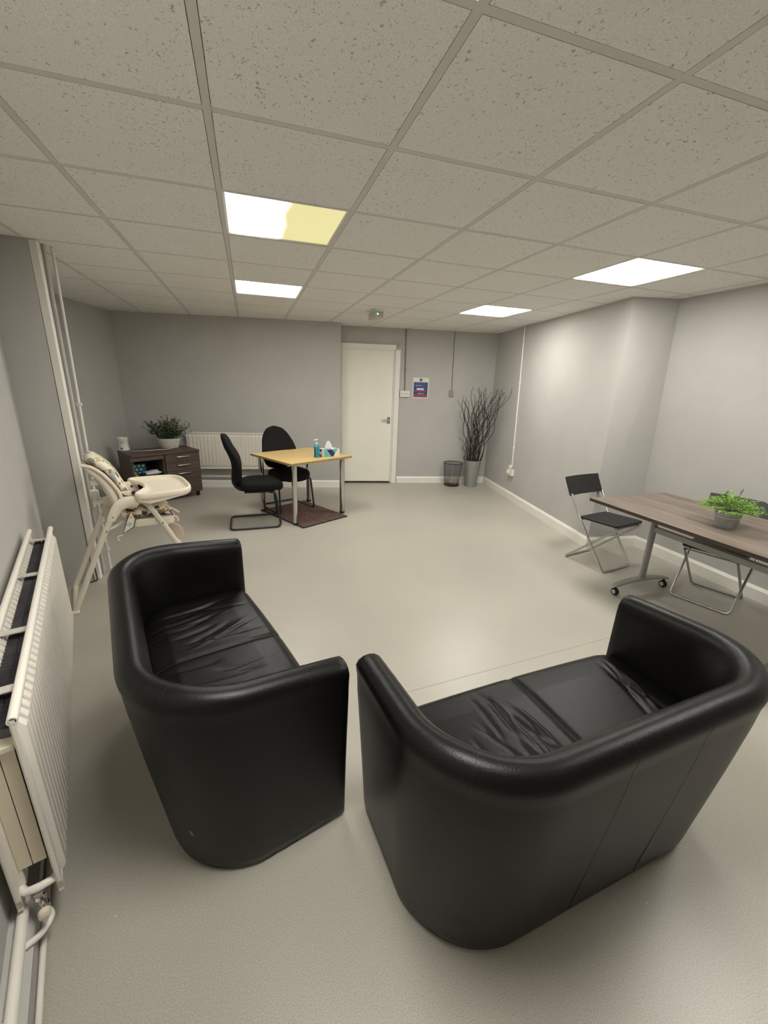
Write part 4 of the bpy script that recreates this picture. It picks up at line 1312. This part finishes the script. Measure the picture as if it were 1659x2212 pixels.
# hanging side flap with strap and hook
mb = MB(); mb.loft([[(0.405, y, 0.655), (0.43, y, 0.60), (0.415, y, 0.545), (0.345, y, 0.505), (0.37, y, 0.58)] for y in (0.028, 0.038)]); mb.build('hanging_flap', 'print', hc, bevel=0.004)
mb = MB(); mb.tube([(0.405, 0.026, 0.655), (0.372, 0.025, 0.582), (0.345, 0.025, 0.505), (0.415, 0.025, 0.545), (0.432, 0.025, 0.60)], 0.003, 6); mb.build('flap_piping', 'hc_piping', hc, smooth=True)
mb = MB(); mb.tube(bez([(0.345, 0.03, 0.505), (0.335, 0.03, 0.495), (0.318, 0.03, 0.493), (0.311, 0.03, 0.478), (0.320, 0.03, 0.458)], 5), 0.003, 8); mb.build('strap_hook', 'plastic_white', hc, smooth=True)
mb = MB(); mb.tube(bez([(0.27, 0.02, 0.556), (0.31, 0.05, 0.562), (0.35, 0.1, 0.57), (0.40, 0.15, 0.60)], 5), 0.009, 8); mb.build('side_brace', 'hc_plastic', hc, smooth=True)
mb = MB(); mb.tube([(0.68, 0.12, 0.62), (0.725, 0.10, 0.585)], 0.008, 8); mb.build('crotch_strap', 'hc_plastic', hc, smooth=True)
mb = MB(); mb.tube(bez([(0.66, 0.085, 0.580), (0.70, 0.08, 0.555), (0.705, 0.078, 0.525)], 4), 0.010, 8); mb.build('strap_loop', 'flower_white', hc, smooth=True)
mb = MB()
mb.prism([(0.075 * cos(2 * pi * j / 28) + 0.0, 0.052 * sin(2 * pi * j / 28)) for j in range(28)], -0.012, 0.012, Matrix.Translation((0.703, 0.235, 0.395)) @ Matrix.Rotation(radians(62), 4, 'Y') @ Matrix.Rotation(pi / 2, 4, 'X')); mb.build('footrest', 'beige_pad', hc, bevel=0.006)
# recline catch on the rear of the shell
mb = MB(); mb.box((0.235, 0.14, 0.862), (0.05, 0.06, 0.04)); mb.build('recline_catch', 'hc_plastic', hc, bevel=0.01)
# tray
out = []
TYC = 0.225
def tray_outline(k):
    pts = [(0.455, -0.055), (0.50, -0.075), (0.62, -0.068), (0.74, -0.052), (0.80, -0.005), (0.825, 0.09), (0.830, TYC), (0.825, 0.36), (0.80, 0.455), (0.74, 0.502), (0.62, 0.518), (0.50, 0.525), (0.455, 0.505), (0.445, 0.46), (0.468, 0.40), (0.51, 0.32), (0.522, TYC), (0.51, 0.13), (0.468, 0.05), (0.445, -0.01)]
    P_ = [Vector((a_, b_, 0)) for a_, b_ in pts]
    n_ = len(P_); sm = []
    for i in range(n_):
        for q in range(4):
            t_ = q / 4
            p0, p1, p2, p3 = P_[i - 1], P_[i], P_[(i + 1) % n_], P_[(i + 2) % n_]
            sm.append(0.5 * ((2 * p1) + (-p0 + p2) * t_ + (2 * p0 - 5 * p1 + 4 * p2 - p3) * t_ * t_ + (-p0 + 3 * p1 - 3 * p2 + p3) * t_ ** 3))
    res = []
    m_ = len(sm)
    for i in range(m_):
        tg = (sm[(i + 1) % m_] - sm[i - 1]).normalized()
        nn = Vector((-tg.y, tg.x, 0))       # inward for counter-clockwise order
        res.append(sm[i] + nn * k)
    return res
mb = MB()
rings = []
for k, z in ((0.045, 0.742), (0.02, 0.745), (0.004, 0.758), (0.0, 0.775), (0.002, 0.790), (0.008, 0.798), (0.016, 0.798), (0.024, 0.792), (0.030, 0.780), (0.036, 0.775), (0.06, 0.774)):
    rings.append([(p_.x, p_.y, z) for p_ in tray_outline(k)])
mb.loft(rings); tray = mb.build('tray', 'hc_plastic', hc, smooth=True, angle=60)
mb = MB(); mb.prism([(0.46, 0), (0.72, -0.02), (0.72, 0.06), (0.46, 0.06)], 0.735, 0.750)
mb.loft([[(0.45, y, 0.755), (0.75, y, 0.755), (0.68, y, 0.740), (0.60, y, 0.725), (0.53, y, 0.716), (0.47, y, 0.735)] for y in (-0.052, 0.03)]); mb.build('tray_skirt', 'hc_plastic', tray, bevel=0.006)
mb = MB(); mb.loft([[(0.45, y, 0.755), (0.75, y, 0.755), (0.68, y, 0.740), (0.60, y, 0.725), (0.53, y, 0.716), (0.47, y, 0.735)] for y in (0.42, 0.50)]); mb.build('tray_skirt', 'hc_plastic', tray, bevel=0.006)
mb = MB(); mb.tube(bez([(0.70, 0.02, 0.776), (0.75, 0.03, 0.777), (0.79, 0.08, 0.776)], 5), 0.006, 8); mb.build('tray_ridge', 'hc_plastic', tray, smooth=True)

# ------------------------------------------------------------------ vase, twigs, bin
VX, VY = 3.39, 5.82
t = thing('floor_vase', 'tall tapered grey metal vase standing in the back right corner', 'vase', (VX, VY, 0))
mb = MB(); mb.lathe([(0.0, 0.004), (0.088, 0.0), (0.092, 0.006), (0.135, 0.425), (0.138, 0.43), (0.134, 0.432), (0.130, 0.424), (0.088, 0.02), (0.0, 0.016)], 40); mb.build('vase_body', 'vase', t, smooth=True)
rn = random.Random(8)
TL = 'curly black-brown willow twig standing in the tall grey metal vase'
# (sideways lean, height) of each twig tip as seen across the corner, spread left to right
for k in range(34):
    f = (k + 0.5) / 34
    lean = -0.40 + 0.92 * f + rn.uniform(-0.05, 0.05)
    hgt = rn.uniform(1.30, 1.56)
    if k == 0: lean, hgt = -0.33, 0.82
    dep = rn.uniform(-0.16, 0.10)
    b0 = Vector((rn.uniform(-0.07, 0.07), rn.uniform(-0.07, 0.07), 0.02))
    b1 = Vector((0.10 * (2 * f - 1) + rn.uniform(-0.02, 0.02), rn.uniform(-0.08, 0.08), 0.43))
    ld = Vector((cos(radians(-14)), sin(radians(-14)), 0)); dd = Vector((0.24, 0.97, 0))
    tip = Vector((0, 0, hgt)) + ld * lean + dd * dep
    # tips fan out along the corner, staying clear of the right-hand wall
    rho = 0.520 + 0.155 * f + rn.uniform(-0.008, 0.008)
    if k == 0: rho = 0.537
    ymax = min(5.93, (3.63 - 0.168 * 5.99) / (rho - 0.168)) - 0.02
    ty = max(min(VY + dep, ymax), ymax - 0.35)
    tip = Vector((rho * ty - VX, ty - VY, hgt))
    pts = [b0, b1]
    ph, ph2, fr_ = rn.uniform(0, 6.28), rn.uniform(0, 6.28), rn.uniform(1.6, 2.8)
    for j in range(1, 15):
        g = j / 14
        base = b1.lerp(tip, g)
        bow = 0.05 * sin(pi * g) * (1 if lean > 0 else -1)
        am = 0.030 * min(1, g * 2.5)
        off = ld * (am * sin(fr_ * 2 * pi * g + ph) - bow * 0.6) + dd * (am * 0.8 * sin(fr_ * 2 * pi * g + ph2))
        q = base + off
        lim = 3.665 - 0.168 * (5.99 - (VY + q.y)) - VX
        if q.x > lim: q.x = lim
        pts.append(q)
    pp_ = bez(pts, 3)
    n_ = len(pp_)
    mb = MB(); mb.tube(pp_, [0.0068 - 0.0040 * i / n_ for i in range(n_)], 6)
    if k % 3 == 1:
        i0 = int(n_ * rn.uniform(0.5, 0.65)); s0 = pp_[i0]
        e = s0 + Vector((0, 0, rn.uniform(0.2, 0.32))) + ld * rn.uniform(-0.09, 0.09)
        lim = 3.65 - 0.168 * (5.99 - (VY + e.y)) - VX
        if e.x > lim: e.x = lim
        mb.tube(bez([s0, s0.lerp(e, 0.4) + ld * 0.02, s0.lerp(e, 0.75) - ld * 0.015, e], 4), [0.0035 - 0.0018 * i / 13 for i in range(13)], 6)
    o = mb.build('willow_twig', 'twig', smooth=True, angle=0)
    o.location = (VX, VY, 0)
    tag(o, TL, 'twig', 'willow twigs in the floor vase')
# bin
bx, by = 3.10, 5.93
t = thing('waste_bin', 'black wire mesh waste bin beside the grey metal vase', 'bin', (bx, by, 0))
def frustum_grid(r0, r1, z0, z1, ns, nr):
    vs = []; fs = []
    for i in range(nr + 1):
        f = i / nr
        for j in range(ns):
            a_ = 2 * pi * j / ns; r_ = r0 + (r1 - r0) * f
            vs.append((r_ * cos(a_), r_ * sin(a_), z0 + (z1 - z0) * f))
    for i in range(nr):
        for j in range(ns):
            fs.append((i * ns + j, i * ns + (j + 1) % ns, (i + 1) * ns + (j + 1) % ns, (i + 1) * ns + j))
    return vs, fs
mb = MB(); vs, fs = frustum_grid(0.118, 0.150, 0.012, 0.37, 72, 32); mb.add(vs, fs)
o = mb.build('wire_mesh', 'bin_wire', t)
w = o.modifiers.new('wire', 'WIREFRAME'); w.thickness = 0.0017; w.use_replace = True
mb = MB(); mb.tube([(0.152 * cos(2 * pi * j / 40), 0.152 * sin(2 * pi * j / 40), 0.372) for j in range(40)], 0.006, 8, closed=True); mb.build('bin_rim', 'black_metal', t, smooth=True)
mb = MB(); mb.lathe([(0.0, 0.006), (0.118, 0.006), (0.122, 0.0), (0.122, 0.014), (0.0, 0.012)], 32); mb.build('bin_base', 'black_metal', t, smooth=True, angle=30)
t = thing('crumpled_paper', 'crumpled pale paper waste at the bottom of the mesh bin', 'paper', (bx, by, 0.014))
rn = random.Random(77)
mb = MB()
for k in range(5):
    cx_, cy_, cz_ = rn.uniform(-0.05, 0.05), rn.uniform(-0.05, 0.05), 0.035 + 0.012 * k
    rings = []
    for i in range(1, 8):
        a_ = pi * i / 8
        rings.append([(cx_ + 0.05 * sin(a_) * cos(b_) * rn.uniform(0.8, 1.15), cy_ + 0.05 * sin(a_) * sin(b_) * rn.uniform(0.8, 1.15), cz_ + 0.034 * cos(a_)) for b_ in [2 * pi * j / 12 for j in range(12)]])
    mb.loft(rings)
mb.build('paper_wad', 'bag', t)

# ------------------------------------------------------------------ flip-top table on the right
TX0, TX1, TY1, TY0, TZ = 2.565, 3.385, 2.51, 0.91, 0.75
tcx, tcy = (TX0 + TX1) / 2, (TY0 + TY1) / 2
tb = thing('conference_table', 'grey-brown wood table on silver castor legs along the right wall', 'table', (tcx, tcy, 0), radians(0.8))
mb = MB(); mb.box((0, 0, TZ - 0.0125), (TX1 - TX0, TY1 - TY0, 0.025)); mb.build('table_top', 'table_wood', tb, bevel=0.002)
mb = MB()
hx, hy = (TX1 - TX0) / 2, (TY1 - TY0) / 2
for c_, d_ in (((0, hy + 0.001, TZ - 0.0125), (2 * hx + 0.004, 0.002, 0.024)), ((0, -hy - 0.001, TZ - 0.0125), (2 * hx + 0.004, 0.002, 0.024)), ((hx + 0.001, 0, TZ - 0.0125), (0.002, 2 * hy, 0.024)), ((-hx - 0.001, 0, TZ - 0.0125), (0.002, 2 * hy, 0.024))):
    mb.box(c_, d_)
mb.build('edge_band', 'table_edge', tb)
fx = 2.985 - tcx
for fy in (2.245 - tcy, 1.20 - tcy):
    mb = MB(); mb.tube([(fx, fy, 0.10), (fx, fy, TZ - 0.03)], 0.030, 16, flat=(0.65, (1, 0, 0))); mb.build('leg', 'silver', tb, smooth=True)
    mb = MB()
    rings = []
    for k in range(15):
        x = -0.285 + 0.57 * k / 14
        z = 0.085 + 0.030 * (1 - (x / 0.285) ** 2)
        w_ = 0.026 + 0.012 * (1 - abs(x) / 0.285)
        th = 0.007
        rings.append([(fx + x, fy - w_, z - th), (fx + x, fy + w_, z - th), (fx + x, fy + w_ * 0.8, z + th), (fx + x, fy - w_ * 0.8, z + th)])
    mb.loft(rings); ft = mb.build('foot', 'silver', tb, bevel=0.003)
    for x in (-0.262, 0.262):
        mb = MB(); mb.lathe([(0.0, -0.016), (0.026, -0.016), (0.030, -0.010), (0.030, 0.010), (0.026, 0.016), (0.0, 0.016)], 20, T=Matrix.Translation((fx + x, fy, 0.030)) @ Matrix.Rotation(pi / 2, 4, 'Y') @ Matrix.Rotation(0.0, 4, 'X'))
        mb.tube([(fx + x, fy, 0.045), (fx + x, fy, 0.085)], 0.010, 10)
        cs = mb.build('castor', 'rubber', ft, smooth=True, angle=40)
        mb = MB()
        for sx in (-1, 1):
            mb.lathe([(0.0, 0), (0.018, 0.0), (0.016, 0.002), (0, 0.003)], 16, T=Matrix.Translation((fx + x + sx * 0.016, fy, 0.030)) @ Matrix.Rotation(sx * pi / 2, 4, 'Y'))
        mb.build('castor_hub', 'galv', cs, smooth=True)
mb = MB(); mb.box((fx, 1.72 - tcy, 0.545), (0.034, 1.05, 0.044)); mb.build('stretcher_beam', 'silver', tb, bevel=0.004)
for fy in (2.245 - tcy, 1.20 - tcy):
    mb = MB(); mb.box((fx, fy, TZ - 0.04), (0.50, 0.05, 0.028)); mb.build('top_bracket', 'silver', tb, bevel=0.003)
# plant on the table
gpx, gpy = 2.915, 1.728
t = thing('potted_grass', 'bright green artificial grass plant in a galvanised pot on the table', 'potted plant', (gpx, gpy, TZ), 0)
mb = MB(); mb.lathe([(0.0, 0.002), (0.056, 0.0), (0.058, 0.004), (0.066, 0.062), (0.068, 0.064), (0.067, 0.068), (0.069, 0.076), (0.071, 0.078), (0.070, 0.082), (0.075, 0.110), (0.078, 0.113), (0.074, 0.114), (0.070, 0.10), (0.0, 0.098)], 36); mb.build('pot', 'galv', t, smooth=True, angle=50)
mb = MB(); mb.lathe([(0.0, 0.103), (0.071, 0.101)], 24, cap=False); mb.build('soil', 'soil', t)
rn = random.Random(31)
mb = MB()
for k in range(230):
    a_ = rn.uniform(0, 2 * pi); rad = sqrt(rn.uniform(0.0, 1))
    base = Vector((0.055 * rad * cos(a_), 0.055 * rad * sin(a_), 0.10))
    L_ = rn.uniform(0.075, 0.125)
    el = radians(rn.uniform(78, 88) - 58 * rad)
    d = Vector((cos(a_) * cos(el), sin(a_) * cos(el), sin(el)))
    s_ = d.cross(Vector((0, 0, 1))).normalized() if abs(d.z) < 0.99 else Vector((1, 0, 0))
    p_ = base
    prev = None
    # stem with paired leaflets
    for j in range(6):
        q_ = p_ + d * (L_ / 6)
        d = (d + Vector((0, 0, -0.10)) + Vector((rn.uniform(-0.08, 0.08), rn.uniform(-0.08, 0.08), 0))).normalized()
        if j > 1:
            for sg in (-1, 1):
                leaf_quads(mb, q_, d * 0.9 + s_ * sg * 0.8 + Vector((0, 0, 0.15)), (0, 0, 1), 0.027 - 0.002 * j, 0.0085)
        p_ = q_
    leaf_quads(mb, p_, d, (0, 0, 1), 0.028, 0.007)
mb.build('foliage', 'grass', t)
mb = MB()
for (x0, y0, h_) in ((0.01, 0.05, 0.205), (0.065, 0.0, 0.225), (0.02, 0.06, 0.20)):
    mb.tube(bez([(x0 * 0.3, y0 * 0.3, 0.10), (x0 * 0.8, y0 * 0.8, 0.17), (x0, y0, h_)], 4), 0.0015, 5)
    for q in range(3): mb.lathe([(0.0005, 0), (0.005, 0.008), (0.0005, 0.022)], 6, (x0 + 0.006 * (q - 1), y0, h_ - 0.012 + 0.008 * q))
mb.build('seed_heads', 'leaf_grey', t, smooth=True)

# ------------------------------------------------------------------ folding chairs
def make_folding(label, loc, rz):
    """faces -y"""
    t = thing('folding_chair', label, 'chair', loc, rz, 'black folding chairs with grey tube legs')
    r = 0.0095
    up = lambda sx: [(sx * 0.222, 0.207, 0.640), (sx * 0.210, 0.11, 0.46), (sx * 0.195, -0.20, r + 0.001)]
    mb = MB()
    pts = fillet([up(-1)[0], up(-1)[1], (-0.195, -0.215, r + 0.001), (0.195, -0.215, r + 0.001), up(1)[1], up(1)[0]], 0.035, 6)
    mb.tube(pts, r, 10); mb.build('front_frame', 'steel', t, smooth=True)
    mb = MB()
    pts = fillet([(-0.165, -0.255, 0.425), (-0.175, 0.195, r + 0.001), (0.175, 0.195, r + 0.001), (0.165, -0.255, 0.425)], 0.02, 5)
    mb.tube(pts, r, 10, flat=(1.0,)); mb.build('rear_frame', 'steel', t, smooth=True)
    mb = MB(); mb.tube([(-0.165, -0.235, 0.42), (0.165, -0.235, 0.42)], 0.007, 8); mb.tube([(-0.205, 0.08, 0.425), (0.205, 0.08, 0.425)], 0.007, 8); mb.build('cross_bar', 'steel', t, smooth=True)
    mb = MB(); mb.prism(rrect(0.385, 0.37, 0.03), 0.434, 0.456, Matrix.Translation((0, -0.09, 0)) @ Matrix.Rotation(radians(-2), 4, 'X')); mb.build('seat', 'black_plastic', t, bevel=0.006)
    mb = MB()
    rings = []
    for k in range(13):
        x = -0.233 + 0.466 * k / 12
        bow = 0.018 * (1 - (x / 0.233) ** 2)
        rings.append([(x, 0.205 + bow, 0.622), (x, 0.222 + bow, 0.617), (x, 0.304 + bow, 0.780), (x, 0.288 + bow, 0.788)])
    mb.loft(rings); mb.build('backrest', 'black_plastic', t, bevel=0.004)
    return t
make_folding('black folding chair with grey tube legs at the far end of the wood table', (3.083, 2.83, 0), radians(10.8))
make_folding('black folding chair between the wood table and the right wall, behind the green plant', (3.44, 2.015, 0), radians(-71))

# flecks on the floor
for (x, y), lab in (((1.122, 0.567), 'tiny white fleck on the floor behind the right sofa'), ((-0.482, 1.012), 'tiny white fleck on the floor near the near radiator valve')):
    mb = MB(); mb.prism([(-0.003, -0.001), (0.002, -0.0015), (0.0035, 0.001), (-0.001, 0.0015)], 0.0, 0.0012)
    o = mb.build('paper_fleck', 'card_white'); o.location = (x, y, 0.0)
    tag(o, lab, 'fleck')
